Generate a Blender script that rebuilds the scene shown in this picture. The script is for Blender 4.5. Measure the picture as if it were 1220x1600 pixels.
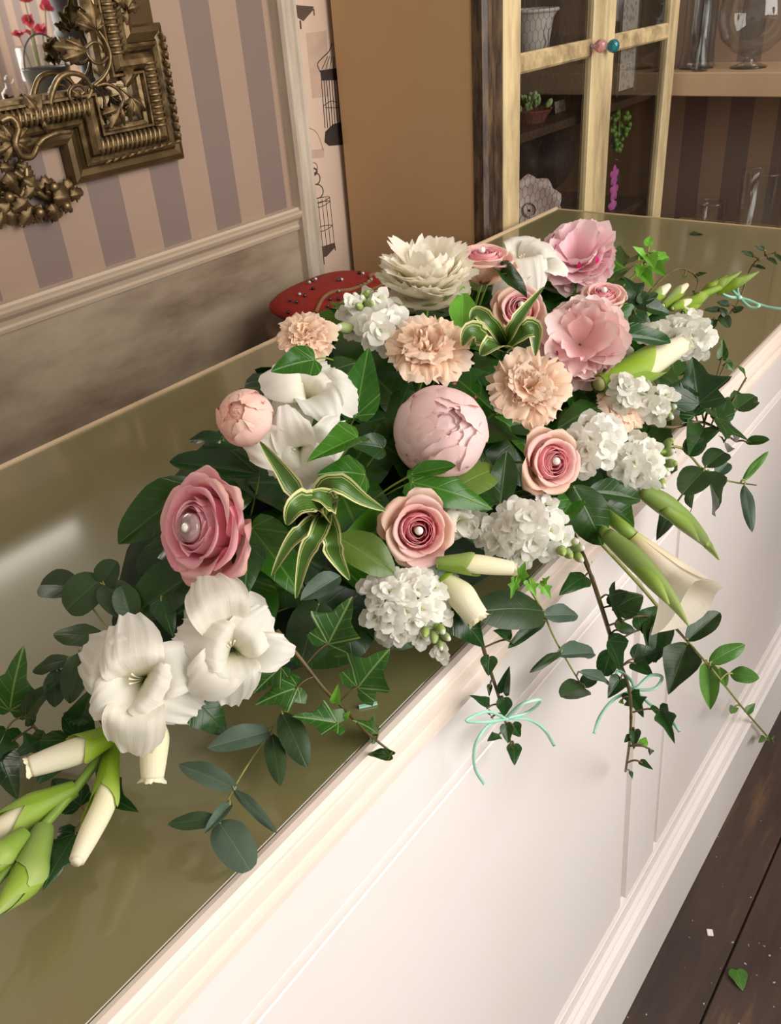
import bpy, math, random
from mathutils import Vector, Matrix, noise
random.seed(7)
for o in list(bpy.data.objects): bpy.data.objects.remove(o)
scn = bpy.context.scene
COL = scn.collection
PI = math.pi
def srgb(r, g, b):
    def f(c):
        c /= 255.0
        return c/12.92 if c <= 0.04045 else ((c+0.055)/1.055)**2.4
    return (f(r), f(g), f(b), 1.0)
# ------------------------------------------------------------------ camera
# world: X along the counter, Y towards the wallpapered wall, Z up; counter top at z = ZC, camera 0.40 m above it
ZC = 0.91
CH = 0.40
FPX = 1361.0
RM = Matrix(((0.60026567, -0.45188473, 0.65991008),
             (-0.79698491, -0.26878013, 0.54089952),
             (-0.06705352, -0.85062179, -0.5214848)))
CR, CD, CF = (Vector(RM.col[i]).normalized() for i in range(3))   # right, down, forward in world axes
CAM = Vector((0, 0, ZC+CH))
cd = bpy.data.cameras.new('camera'); cam = bpy.data.objects.new('camera', cd); COL.objects.link(cam)
m = Matrix.Identity(4)
for i in range(3):
    m[i][0] = CR[i]; m[i][1] = -CD[i]; m[i][2] = -CF[i]; m[i][3] = CAM[i]
cam.matrix_world = m
cd.sensor_fit = 'VERTICAL'; cd.sensor_height = 36.0; cd.lens = FPX/1600*36.0; cd.clip_start = 0.02
scn.camera = cam
# ------------------------------------------------------------------ light
w = bpy.data.worlds.new('World'); scn.world = w; w.use_nodes = True
bg = w.node_tree.nodes['Background']; bg.inputs[0].default_value = (1.0, 0.87, 0.73, 1); bg.inputs[1].default_value = 0.52
ld = bpy.data.lights.new('window_front_offscreen', 'AREA'); ld.shape = 'RECTANGLE'; ld.size = 2.3; ld.size_y = 2.1
ld.energy = 96; ld.color = (1.0, 0.965, 0.93)
lo = bpy.data.objects.new('window_front_offscreen', ld); COL.objects.link(lo)
lo.location = (1.05, -1.83, ZC+1.18); lo.rotation_euler = (PI/2, 0, 0)      # in the shop window's opening, shining along +Y
scn.view_settings.view_transform = 'Standard'
try: scn.view_settings.look = 'None'
except Exception: pass
scn.view_settings.gamma = 1.0; scn.view_settings.use_curve_mapping = False
scn.view_settings.exposure = 0.10
# ------------------------------------------------------------------ object helpers
def link(o): COL.objects.link(o); return o
def tag(o, label, cat, group=None):
    o['label'] = label; o['category'] = cat
    if group: o['group'] = group
    return o
def thing(name, label, cat, mw=None, group=None):
    o = link(bpy.data.objects.new(name, None)); o.empty_display_size = 0.02
    if mw is not None: o.matrix_basis = mw
    return tag(o, label, cat, group)
def obj(name, me, mat, parent=None, ml=None, smooth=True):
    o = link(bpy.data.objects.new(name, me))
    if mat is not None:
        if len(me.materials) == 0: me.materials.append(mat)
        elif me.materials[0] != mat: o.material_slots[0].link = 'OBJECT'; o.material_slots[0].material = mat
    if parent is not None: o.parent = parent
    if ml is not None: o.matrix_basis = ml
    return o
def struct(name, me, mat, parent=None):
    o = obj(name, me, mat, parent)
    if parent is None: o['kind'] = 'structure'
    return o
def mesh(name, vs, fs, uvs=None, smooth=True):
    me = bpy.data.meshes.new(name); me.from_pydata([tuple(v) for v in vs], [], fs)
    if uvs is not None:
        l = me.uv_layers.new(name='UVMap')
        for lp in me.loops: l.data[lp.index].uv = uvs[lp.vertex_index]
    if smooth: me.polygons.foreach_set('use_smooth', [True]*len(me.polygons))
    me.update(); return me
def box_data(x0, x1, y0, y1, z0, z1, b=0.0):
    if b <= 0:
        v = [(x, y, z) for z in (z0, z1) for y in (y0, y1) for x in (x0, x1)]
        f = [(0, 2, 3, 1), (4, 5, 7, 6), (0, 1, 5, 4), (2, 6, 7, 3), (0, 4, 6, 2), (1, 3, 7, 5)]
        return v, f
    v = []; idx = {}                     # chamfered box: three vertices at each corner
    for sz in (0, 1):
        for sy in (0, 1):
            for sx in (0, 1):
                X = (x0, x1)[sx]; Y = (y0, y1)[sy]; Z = (z0, z1)[sz]
                ix = b*(1-2*sx); iy = b*(1-2*sy); iz = b*(1-2*sz)
                idx[(sx, sy, sz, 0)] = len(v); v.append((X, Y+iy, Z+iz))
                idx[(sx, sy, sz, 1)] = len(v); v.append((X+ix, Y, Z+iz))
                idx[(sx, sy, sz, 2)] = len(v); v.append((X+ix, Y+iy, Z))
    f = []
    A = [(0, 0), (1, 0), (1, 1), (0, 1)]
    for s in (0, 1):
        q = [idx[(s, a, c, 0)] for a, c in A]; f.append(tuple(q if s else q[::-1]))
        q = [idx[(a, s, c, 1)] for a, c in A]; f.append(tuple(q[::-1] if s else q))
        q = [idx[(a, c, s, 2)] for a, c in A]; f.append(tuple(q if s else q[::-1]))
    for a in (0, 1):
        for c in (0, 1):
            f.append((idx[(0, a, c, 1)], idx[(1, a, c, 1)], idx[(1, a, c, 2)], idx[(0, a, c, 2)]))
            f.append((idx[(a, 0, c, 0)], idx[(a, 1, c, 0)], idx[(a, 1, c, 2)], idx[(a, 0, c, 2)]))
            f.append((idx[(a, c, 0, 0)], idx[(a, c, 1, 0)], idx[(a, c, 1, 1)], idx[(a, c, 0, 1)]))
            for d in (0, 1): f.append((idx[(a, c, d, 0)], idx[(a, c, d, 1)], idx[(a, c, d, 2)])) if True else None
    f = list(dict.fromkeys(f))
    return v, f
def box(name, x0, x1, y0, y1, z0, z1, b=0.0):
    v, f = box_data(x0, x1, y0, y1, z0, z1, b)
    me = mesh(name, v, f, smooth=False)
    import bmesh
    bm = bmesh.new(); bm.from_mesh(me); bmesh.ops.recalc_face_normals(bm, faces=bm.faces); bm.to_mesh(me); bm.free()
    return me
def catmull(P, n):
    """n+1 points along a smooth curve through the points P (tuples of any size)"""
    P = [tuple(p) for p in P]; k = len(P)-1; out = []
    for i in range(n+1):
        t = i/n*k; s = min(int(t), k-1); u = t-s
        p0 = P[max(s-1, 0)]; p1 = P[s]; p2 = P[s+1]; p3 = P[min(s+2, k)]
        out.append(tuple(0.5*((2*b)+(-a+c)*u+(2*a-5*b+4*c-d)*u*u+(-a+3*b-3*c+d)*u**3) for a, b, c, d in zip(p0, p1, p2, p3)))
    return out
def tube(name, P, radii, seg=6, n=None, smooth=True):
    """tube along a smooth path; radii is one number or one per path point"""
    if n is None: n = max(2, (len(P)-1)*4)
    if not hasattr(radii, '__len__'): radii = [radii]*len(P)
    Q = catmull([tuple(p)+(r,) for p, r in zip(P, radii)], n)
    pts = [Vector(q[:3]) for q in Q]; vs = []; fs = []
    up = Vector((0.13, 0.31, 0.94))
    for i, p in enumerate(pts):
        d = (pts[min(i+1, n)]-pts[max(i-1, 0)])
        d = d.normalized() if d.length > 1e-9 else Vector((0, 0, 1))
        a = d.cross(up)
        if a.length < 1e-3: a = d.cross(Vector((1, 0, 0)))
        a.normalize(); b = d.cross(a); up = a.cross(d) if False else up
        r = max(Q[i][3], 1e-5)
        for j in range(seg):
            t = 2*PI*j/seg; vs.append(p+a*math.cos(t)*r+b*math.sin(t)*r)
    for i in range(n):
        for j in range(seg):
            k = (j+1) % seg; fs.append((i*seg+j, i*seg+k, (i+1)*seg+k, (i+1)*seg+j))
    fs.append(tuple(range(seg))[::-1]); fs.append(tuple(n*seg+j for j in range(seg)))
    uv = [(j/seg, i/n) for i in range(n+1) for j in range(seg)]
    return mesh(name, vs, fs, uv, smooth)
def lathe(name, prof, seg=24, smooth=True):
    vs = []; fs = []; n = len(prof)
    for r, z in prof:
        for j in range(seg):
            t = 2*PI*j/seg; vs.append((r*math.cos(t), r*math.sin(t), z))
    for i in range(n-1):
        for j in range(seg):
            k = (j+1) % seg; fs.append((i*seg+j, i*seg+k, (i+1)*seg+k, (i+1)*seg+j))
    return mesh(name, vs, fs, [(j/seg, i/(n-1)) for i in range(n) for j in range(seg)], smooth)
def ball(name, seg=12, rings=8, sx=1, sy=1, sz=1):
    prof = [(max(1e-4, math.sin(PI*i/rings)), -math.cos(PI*i/rings)) for i in range(rings+1)]
    me = lathe(name, prof, seg)
    for v in me.vertices: v.co = (v.co.x*sx, v.co.y*sy, v.co.z*sz)
    return me
def T(*p): return Matrix.Translation(Vector(p) if len(p) == 3 else p[0])
def S(s): return Matrix.Diagonal((s, s, s, 1)) if not hasattr(s, '__len__') else Matrix.Diagonal((s[0], s[1], s[2], 1))
def RX(a): return Matrix.Rotation(a, 4, 'X')
def RY(a): return Matrix.Rotation(a, 4, 'Y')
def RZ(a): return Matrix.Rotation(a, 4, 'Z')
def frame(origin, z, hint=Vector((0, 0, 1))):
    z = Vector(z).normalized(); x = Vector(hint).cross(z)
    if x.length < 1e-4: x = Vector((1, 0, 0)).cross(z)
    x.normalize(); y = z.cross(x)
    M = Matrix.Identity(4)
    for i in range(3): M[i][0] = x[i]; M[i][1] = y[i]; M[i][2] = z[i]; M[i][3] = origin[i]
    return M
# ------------------------------------------------------------------ materials
class NT:
    def __init__(s, name):
        s.m = bpy.data.materials.new(name); s.m.use_nodes = True; s.t = s.m.node_tree
        s.p = s.t.nodes['Principled BSDF']; s.out = s.t.nodes['Material Output']
    def n(s, typ, **kw):
        nd = s.t.nodes.new(typ)
        for k, v in kw.items(): setattr(nd, k, v)
        return nd
    def l(s, a, b): s.t.links.new(a, b)
    def math(s, op, a, b=None, clamp=False):
        nd = s.n('ShaderNodeMath', operation=op); nd.use_clamp = clamp
        for i, x in enumerate((a, b)):
            if x is None: continue
            if isinstance(x, (int, float)): nd.inputs[i].default_value = x
            else: s.l(x, nd.inputs[i])
        return nd.outputs[0]
    def ramp(s, fac, stops, interp='LINEAR'):
        nd = s.n('ShaderNodeValToRGB'); e = nd.color_ramp.elements; nd.color_ramp.interpolation = interp
        while len(e) < len(stops): e.new(0.5)
        for k, (p, c) in zip(e, stops): k.position = p; k.color = c
        s.l(fac, nd.inputs[0]); return nd.outputs[0]
    def mix(s, fac, a, b, mode='MIX'):
        nd = s.n('ShaderNodeMix', data_type='RGBA', blend_type=mode)
        for i, x in ((0, fac), (6, a), (7, b)):
            if isinstance(x, (int, float)): nd.inputs[i].default_value = x
            elif isinstance(x, tuple): nd.inputs[i].default_value = x
            else: s.l(x, nd.inputs[i])
        return nd.outputs[2]
    def noise(s, scale, detail=3, rough=0.5, vec=None, stretch=None):
        nd = s.n('ShaderNodeTexNoise'); nd.inputs['Scale'].default_value = scale
        nd.inputs['Detail'].default_value = detail; nd.inputs['Roughness'].default_value = rough
        if vec is None: vec = s.n('ShaderNodeTexCoord').outputs['Object']
        if stretch:
            mp = s.n('ShaderNodeMapping'); mp.inputs['Scale'].default_value = stretch; s.l(vec, mp.inputs[0]); vec = mp.outputs[0]
        s.l(vec, nd.inputs['Vector']); return nd.outputs['Fac']
    def bump(s, h, strength=0.3, dist=0.002):
        nd = s.n('ShaderNodeBump'); nd.inputs['Strength'].default_value = strength; nd.inputs['Distance'].default_value = dist
        s.l(h, nd.inputs['Height']); s.l(nd.outputs[0], s.p.inputs['Normal'])
    def base(s, c):
        if isinstance(c, tuple): s.p.inputs['Base Color'].default_value = c
        else: s.l(c, s.p.inputs['Base Color'])
    def set(s, rough=None, metal=None, spec=None, coat=None, trans=None, ior=None, coat_rough=None):
        I = s.p.inputs
        if rough is not None: I['Roughness'].default_value = rough
        if metal is not None: I['Metallic'].default_value = metal
        if spec is not None: I['Specular IOR Level'].default_value = spec
        if coat is not None: I['Coat Weight'].default_value = coat
        if coat_rough is not None: I['Coat Roughness'].default_value = coat_rough
        if trans is not None: I['Transmission Weight'].default_value = trans
        if ior is not None: I['IOR'].default_value = ior
    def translucent(s, col, amount):
        tr = s.n('ShaderNodeBsdfTranslucent'); mx = s.n('ShaderNodeMixShader'); mx.inputs[0].default_value = amount
        if isinstance(col, tuple): tr.inputs[0].default_value = col
        else: s.l(col, tr.inputs[0])
        s.l(s.p.outputs[0], mx.inputs[1]); s.l(tr.outputs[0], mx.inputs[2]); s.l(mx.outputs[0], s.out.inputs[0])
def plain(name, c, rough=0.5, var=0.08, scale=30, metal=0.0, spec=None, coat=None):
    t = NT(name); n = t.noise(scale, 3)
    d = tuple(x*(1-var) for x in c[:3])+(1,); e = tuple(min(1, x*(1+var)) for x in c[:3])+(1,)
    t.base(t.ramp(n, [(0.3, d), (0.7, e)])); t.set(rough, metal, spec, coat); return t.m
def petal_mat(name, stops, transl=0.3, rough=0.55, edge=None, var=0.06):
    """petal colours from the claw (v = 0) to the rim (v = 1)"""
    t = NT(name); uv = t.n('ShaderNodeUVMap').outputs[0]; sp = t.n('ShaderNodeSeparateXYZ'); t.l(uv, sp.inputs[0])
    c = t.ramp(sp.outputs[1], stops)
    u = t.math('ABSOLUTE', t.math('SUBTRACT', sp.outputs[0], 0.5))
    n = t.noise(9, 3, 0.55, uv, (1.0, 0.35, 1))
    c = t.mix(t.math('MULTIPLY', n, 0.25), c, stops[0][1])
    if edge is not None:
        a = t.math('MULTIPLY', t.math('SUBTRACT', t.math('MAXIMUM', t.math('MULTIPLY', u, 2.0), sp.outputs[1]), 0.88, True), 6.0, True)
        c = t.mix(t.math('MULTIPLY', a, n), c, edge)
    r = t.n('ShaderNodeObjectInfo').outputs['Random']
    hs = t.n('ShaderNodeHueSaturation'); t.l(c, hs.inputs['Color'])
    t.l(t.math('ADD', t.math('MULTIPLY', r, 0.3), 0.85), hs.inputs['Saturation'])
    t.l(t.math('ADD', t.math('MULTIPLY', r, var), 1-var), hs.inputs['Value'])
    c = hs.outputs[0]
    vein = t.noise(16, 2, 0.5, uv, (3.0, 0.25, 1)); t.bump(vein, 0.12, 0.002)
    t.base(c); t.set(rough, spec=0.25); t.p.inputs['Sheen Weight'].default_value = 0.05
    t.translucent(c, transl); return t.m
def leaf_mat(name, dark, light, vein, kind='pinnate', rough=0.32, transl=0.16, vw=0.02, vstr=0.5):
    t = NT(name); uv = t.n('ShaderNodeUVMap').outputs[0]; sp = t.n('ShaderNodeSeparateXYZ'); t.l(uv, sp.inputs[0])
    x = t.math('ABSOLUTE', t.math('SUBTRACT', sp.outputs[0], 0.5)); y = sp.outputs[1]
    n = t.noise(4, 4, 0.6, uv); r = t.n('ShaderNodeObjectInfo').outputs['Random']
    c = t.mix(t.math('ADD', t.math('MULTIPLY', n, 0.5), t.math('MULTIPLY', r, 0.5)), dark, light)
    mid = t.math('SUBTRACT', 1.0, t.math('DIVIDE', x, vw), True)
    if kind == 'palmate':
        rad = t.math('SQRT', t.math('ADD', t.math('MULTIPLY', x, x), t.math('MULTIPLY', y, y)))
        an = t.math('ARCTAN2', x, t.math('SUBTRACT', y, 0.02))
        mask = None
        for a in (0.0, 0.62, 1.35):
            d = t.math('MULTIPLY', t.math('ABSOLUTE', t.math('SUBTRACT', an, a)), rad)
            k = t.math('SUBTRACT', 1.0, t.math('DIVIDE', d, vw*0.55), True)
            mask = k if mask is None else t.math('MAXIMUM', mask, k)
        fr = t.math('FRACT', t.math('MULTIPLY', t.math('SUBTRACT', y, t.math('MULTIPLY', x, 1.4)), 5.0))
        k2 = t.math('MULTIPLY', t.math('SUBTRACT', 1.0, t.math('DIVIDE', t.math('ABSOLUTE', t.math('SUBTRACT', fr, 0.5)), 0.06), True), 0.35)
        mask = t.math('MAXIMUM', mask, k2)
    else:
        fr = t.math('FRACT', t.math('MULTIPLY', t.math('SUBTRACT', y, t.math('MULTIPLY', x, 0.9)), 7.0))
        k2 = t.math('MULTIPLY', t.math('SUBTRACT', 1.0, t.math('DIVIDE', t.math('ABSOLUTE', t.math('SUBTRACT', fr, 0.5)), 0.07), True), 0.3)
        mask = t.math('MAXIMUM', mid, k2)
    c = t.mix(t.math('MULTIPLY', mask, vstr), c, vein)
    t.bump(t.math('SUBTRACT', t.math('MULTIPLY', n, 0.4), mask), 0.25, 0.001)
    t.base(c); t.set(rough, spec=0.42); t.translucent(t.mix(0.5, c, light), transl); return t.m

CREAM = srgb(252, 246, 226)
M = {}
M['cream_peony'] = petal_mat('cream_peony_petal', [(0, srgb(252, 244, 214)), (0.5, srgb(255, 251, 236)), (1, srgb(255, 252, 244))], 0.45)
M['cream_guard'] = petal_mat('cream_peony_guard_petal', [(0, srgb(236, 226, 196)), (0.5, srgb(250, 238, 222)), (1, srgb(252, 238, 226))], 0.3)
M['blush_peony'] = petal_mat('blush_peony_petal', [(0, srgb(252, 212, 212)), (0.5, srgb(254, 220, 220)), (1, srgb(255, 233, 230))], 0.3, edge=srgb(245, 205, 210))
M['pink_peony'] = petal_mat('pink_peony_petal', [(0, srgb(248, 194, 206)), (0.5, srgb(252, 216, 222)), (1, srgb(254, 232, 234))], 0.3)
M['magenta'] = petal_mat('magenta_petal_fleck', [(0, srgb(200, 30, 110)), (1, srgb(224, 70, 140))], 0.2)
M['bud_peony'] = petal_mat('peach_peony_bud_petal', [(0, srgb(250, 208, 198)), (0.5, srgb(254, 220, 212)), (1, srgb(253, 214, 196))], 0.25, edge=srgb(226, 176, 150))
M['rose_in'] = petal_mat('rose_inner_petal', [(0, srgb(250, 156, 172)), (0.6, srgb(251, 178, 188)), (1, srgb(253, 212, 212))], 0.25)
M['rose_mid'] = petal_mat('rose_middle_petal', [(0, srgb(250, 196, 192)), (0.6, srgb(252, 208, 202)), (1, srgb(253, 220, 212))], 0.28, edge=srgb(244, 190, 170))
M['rose_out'] = petal_mat('rose_outer_petal', [(0, srgb(240, 224, 190)), (0.35, srgb(250, 220, 198)), (0.8, srgb(252, 216, 200)), (1, srgb(244, 206, 184))], 0.28, edge=srgb(205, 160, 110))
M['pinkrose_in'] = petal_mat('pink_rose_inner_petal', [(0, srgb(246, 150, 176)), (0.6, srgb(251, 182, 198)), (1, srgb(253, 206, 210))], 0.25)
M['pinkrose_out'] = petal_mat('pink_rose_outer_petal', [(0, srgb(246, 208, 196)), (0.4, srgb(250, 198, 204)), (0.85, srgb(251, 204, 204)), (1, srgb(234, 192, 166))], 0.28, edge=srgb(196, 140, 96))
M['carn'] = petal_mat('peach_carnation_petal', [(0, srgb(252, 200, 156)), (0.5, srgb(255, 220, 190)), (1, srgb(255, 236, 216))], 0.32)
M['glad'] = petal_mat('white_gladiolus_tepal', [(0, srgb(206, 210, 150)), (0.22, srgb(238, 236, 208)), (0.5, srgb(250, 246, 238)), (1, srgb(250, 246, 244))], 0.33)
M['gladbud'] = petal_mat('gladiolus_bud_petal', [(0, srgb(225, 228, 160)), (0.4, srgb(246, 240, 205)), (1, srgb(248, 240, 220))], 0.2)
M['calla'] = petal_mat('calla_spathe', [(0, srgb(214, 212, 150)), (0.2, srgb(244, 232, 204)), (0.6, srgb(248, 240, 228)), (1, srgb(244, 238, 228))], 0.3, rough=0.4)
M['stock'] = petal_mat('white_stock_petal', [(0, srgb(226, 232, 190)), (0.3, srgb(250, 248, 240)), (1, srgb(254, 252, 250))], 0.35)
M['stamen'] = plain('cream_stamen', srgb(246, 240, 210), 0.5)
M['bract'] = petal_mat('green_bract', [(0, srgb(120, 150, 54)), (0.5, srgb(146, 176, 70)), (1, srgb(180, 200, 110))], 0.2, rough=0.4)
M['budgreen'] = petal_mat('green_bud_sepal', [(0, srgb(120, 150, 60)), (1, srgb(196, 214, 140))], 0.2, rough=0.45)
M['stem'] = plain('green_stem', srgb(122, 150, 58), 0.45, 0.15, 60)
M['ivystem'] = plain('brown_ivy_stem', srgb(92, 78, 44), 0.55, 0.3, 90)
M['eucstem'] = plain('yellow_green_twig', srgb(140, 142, 78), 0.5, 0.2, 80)
M['ivy'] = leaf_mat('ivy_leaf', srgb(22, 60, 16), srgb(52, 100, 28), srgb(170, 196, 120), 'palmate', 0.3, 0.14, 0.03, 0.55)
M['ivydark'] = leaf_mat('dark_ivy_leaf', srgb(18, 48, 18), srgb(38, 80, 28), srgb(96, 136, 80), 'palmate', 0.3, 0.1, 0.025, 0.3)
M['ivybright'] = leaf_mat('young_ivy_leaf', srgb(84, 150, 36), srgb(124, 190, 60), srgb(180, 214, 120), 'palmate', 0.35, 0.25, 0.025, 0.4)
M['ivygloss'] = leaf_mat('glossy_ivy_leaf', srgb(26, 76, 14), srgb(60, 118, 22), srgb(140, 176, 90), 'palmate', 0.24, 0.18, 0.025, 0.4)
M['broad'] = leaf_mat('broad_leaf', srgb(20, 54, 14), srgb(46, 84, 22), srgb(100, 132, 60), 'pinnate', 0.3, 0.14, 0.016, 0.4)
M['olive'] = leaf_mat('olive_leaf', srgb(66, 92, 26), srgb(98, 126, 44), srgb(140, 160, 84), 'pinnate', 0.32, 0.16, 0.014, 0.35)
M['euc'] = leaf_mat('eucalyptus_leaf', srgb(56, 80, 64), srgb(96, 116, 98), srgb(130, 150, 118), 'pinnate', 0.5, 0.12, 0.014, 0.4)
M['eucdark'] = leaf_mat('dark_eucalyptus_leaf', srgb(32, 54, 28), srgb(58, 82, 44), srgb(92, 116, 70), 'pinnate', 0.42, 0.12, 0.014, 0.35)
M['ruscus'] = leaf_mat('ruscus_leaf', srgb(56, 104, 36), srgb(100, 148, 62), srgb(136, 172, 94), 'pinnate', 0.34, 0.18, 0.014, 0.35)
def strap_mat():
    t = NT('variegated_strap_leaf'); uv = t.n('ShaderNodeUVMap').outputs[0]; sp = t.n('ShaderNodeSeparateXYZ'); t.l(uv, sp.inputs[0])
    n = t.noise(6, 2, 0.5, uv, (0.2, 0.6, 1))
    u = t.math('ABSOLUTE', t.math('SUBTRACT', sp.outputs[0], 0.5))
    fine = t.math('MULTIPLY', t.math('SINE', t.math('MULTIPLY', sp.outputs[0], 60.0)), 0.5)
    c = t.mix(t.math('ADD', t.math('MULTIPLY', fine, 0.4), n, True), srgb(44, 84, 26), srgb(96, 132, 52))
    c = t.mix(t.math('GREATER_THAN', u, 0.40), c, srgb(222, 218, 158))
    k = t.math('MULTIPLY', t.math('GREATER_THAN', u, 0.30), t.math('LESS_THAN', u, 0.335))
    c = t.mix(k, c, srgb(190, 200, 130))
    t.base(c); t.set(0.35); t.bump(fine, 0.1, 0.001); t.translucent(c, 0.18); return t.m
M['strap'] = strap_mat()
M['pearl'] = plain('pearl', srgb(244, 240, 234), 0.12, 0.02, spec=0.7, coat=0.6)
def glass(name, col=(1, 1, 1, 1), rough=0.0, thin=0.85):
    """clear glassware: a clear body with a fresnel sheen"""
    t = NT(name); tr = t.n('ShaderNodeBsdfTransparent'); tr.inputs[0].default_value = col
    gl = t.n('ShaderNodeBsdfGlossy'); gl.inputs['Roughness'].default_value = 0.04
    fr = t.n('ShaderNodeLayerWeight'); fr.inputs[0].default_value = 0.5
    k = t.math('ADD', t.math('MULTIPLY', t.math('POWER', fr.outputs['Facing'], 3.0), 0.5), 0.04, True)
    mx = t.n('ShaderNodeMixShader'); t.l(k, mx.inputs[0]); t.l(tr.outputs[0], mx.inputs[1]); t.l(gl.outputs[0], mx.inputs[2])
    t.l(mx.outputs[0], t.out.inputs[0]); return t.m
M['glass'] = glass('clear_glass', (0.93, 0.94, 0.93, 1))
M['pane'] = glass('door_pane_glass', (0.92, 0.93, 0.92, 1))
def gem(name, c):
    t = NT(name); t.base(c); t.set(0.05, trans=0.75, ior=1.55); return t.m
M['gem_pink'] = gem('pink_crystal', srgb(240, 180, 190)); M['gem_blue'] = gem('teal_crystal', srgb(40, 150, 175)); M['gem_clear'] = gem('clear_crystal', srgb(252, 225, 222))
M['ribbon'] = None
t = NT('mint_satin_ribbon'); n = t.noise(40, 2); t.base(t.ramp(n, [(0.3, srgb(172, 234, 210)), (0.7, srgb(198, 246, 226))])); t.set(0.3, spec=0.6); t.translucent(srgb(140, 225, 190), 0.2); M['ribbon'] = t.m
# --- building materials
def painted(name, c, dirt, rough, scale=5.0, amount=0.35, stretch=(1, 1, 1), coat=0.0, specks=None):
    t = NT(name); n = t.noise(scale, 8, 0.62, None, stretch); n2 = t.noise(scale*9, 4, 0.6)
    f = t.ramp(n, [(0.42, (0, 0, 0, 1)), (0.75, (1, 1, 1, 1))]); cc = t.mix(t.math('MULTIPLY', f, amount), c, dirt)
    cc = t.mix(t.math('MULTIPLY', n2, 0.1), cc, dirt)
    if specks:
        n3 = t.noise(specks[0], 2, 0.5); k = t.math('GREATER_THAN', n3, specks[1]); cc = t.mix(t.math('MULTIPLY', k, specks[3]), cc, specks[2])
    t.base(cc); t.set(rough, coat=coat, coat_rough=0.1); t.bump(n2, 0.06, 0.001); return t.m
M['top'] = painted('olive_counter_paint', srgb(120, 117, 76), srgb(134, 114, 80), 0.30, 3.0, 0.5, (1, 2, 1), 1.0)
M['white'] = painted('white_gloss_paint', srgb(240, 235, 233), srgb(228, 214, 202), 0.3, 4.0, 0.25, (1, 1, 1), 0.2, (46, 0.80, srgb(150, 130, 110), 0.6))
M['mould'] = painted('cream_gloss_moulding', srgb(232, 218, 207), srgb(204, 180, 160), 0.36, 9.0, 0.35, (1, 2, 2), 0.0, (60, 0.76, srgb(110, 84, 62), 0.8))
M['lip'] = painted('cream_lip', srgb(214, 190, 156), srgb(160, 130, 96), 0.4, 12, 0.5)
M['wainscot'] = painted('distressed_wainscot', srgb(168, 152, 130), srgb(88, 66, 46), 0.55, 3.6, 0.8, (1.0, 1, 3.2), 0.0)
M['rail'] = painted('cream_chair_rail', srgb(192, 174, 152), srgb(140, 112, 88), 0.5, 6, 0.35, (0.4, 1, 3))
M['trim'] = painted('distressed_trim', srgb(196, 184, 166), srgb(120, 96, 74), 0.55, 7, 0.7, (3, 3, 0.5))
def wallpaper(name, axis, period, phase, light, dark, fr=0.5):
    t = NT(name); sp = t.n('ShaderNodeSeparateXYZ'); t.l(t.n('ShaderNodeTexCoord').outputs['Object'], sp.inputs[0])
    f = t.math('FRACT', t.math('DIVIDE', t.math('SUBTRACT', sp.outputs[axis], phase), period))
    k = t.math('LESS_THAN', f, fr); n = t.noise(140, 3); n2 = t.noise(2.5, 4)
    c = t.mix(k, light, dark); c = t.mix(t.math('MULTIPLY', n, 0.14), c, dark); c = t.mix(t.math('MULTIPLY', n2, 0.12), c, srgb(150, 120, 96))
    t.base(c); t.set(0.6); t.bump(n, 0.1, 0.0005); return t.m
M['stripe'] = wallpaper('striped_wallpaper', 0, 0.1165, 1.018, srgb(158, 133, 114), srgb(121, 103, 97))
M['stripe_far'] = wallpaper('striped_shelf_wallpaper', 1, 0.1165, 0.02, srgb(158, 133, 114), srgb(121, 103, 97))
M['paper'] = painted('pale_cage_wallpaper', srgb(214, 190, 170), srgb(180, 150, 126), 0.6, 5, 0.3)
M['print'] = plain('cage_print_ink', srgb(84, 66, 52), 0.7); M['print_pale'] = plain('faded_cage_print_ink', srgb(190, 164, 144), 0.7); M['print_dark'] = plain('dark_cage_print_ink', srgb(52, 42, 36), 0.7)
M['board'] = painted('tan_cabinet_side', srgb(190, 154, 112), srgb(170, 132, 92), 0.5, 3, 0.4)
M['creamwood'] = painted('distressed_cream_paint', srgb(228, 206, 158), srgb(70, 46, 28), 0.45, 7, 0.75, (3, 3, 0.6))
M['creambar'] = painted('worn_cream_bar', srgb(220, 196, 148), srgb(60, 38, 24), 0.45, 14, 1.0, (1.2, 3, 1.2))
M['black'] = painted('worn_black_post', srgb(36, 24, 22), srgb(150, 120, 84), 0.35, 22, 0.5, (4, 4, 0.8))
M['darkwood'] = painted('dark_cabinet_wood', srgb(62, 42, 28), srgb(34, 22, 16), 0.5, 6, 0.6)
M['orangewood'] = painted('honey_back_wood', srgb(128, 92, 50), srgb(80, 56, 32), 0.5, 6, 0.5)
M['shelf'] = painted('beige_shelf', srgb(196, 166, 134), srgb(160, 130, 100), 0.5, 4, 0.3)
def floor_mat():
    t = NT('dark_floorboard'); n = t.noise(6, 8, 0.65, None, (0.5, 3, 1)); n2 = t.noise(30, 4, 0.6, None, (0.4, 3, 1))
    c = t.ramp(n, [(0.3, srgb(58, 47, 45)), (0.55, srgb(78, 62, 54)), (0.74, srgb(132, 102, 74))])
    c = t.mix(t.math('MULTIPLY', n2, 0.35), c, srgb(40, 32, 32))
    n3 = t.noise(95, 2, 0.5); c = t.mix(t.math('GREATER_THAN', n3, 0.735), c, srgb(176, 166, 152))
    t.base(c); t.set(0.38); t.bump(n2, 0.2, 0.002); return t.m
M['floor'] = floor_mat()
def gold_mat():
    t = NT('antique_gilt'); n = t.noise(60, 5, 0.6)
    geo = t.n('ShaderNodeNewGeometry')
    c = t.ramp(n, [(0.3, srgb(70, 56, 38)), (0.6, srgb(132, 110, 76)), (0.85, srgb(190, 172, 132))])
    t.base(c); t.set(0.36, 0.75); t.bump(n, 0.25, 0.002); return t.m
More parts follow.
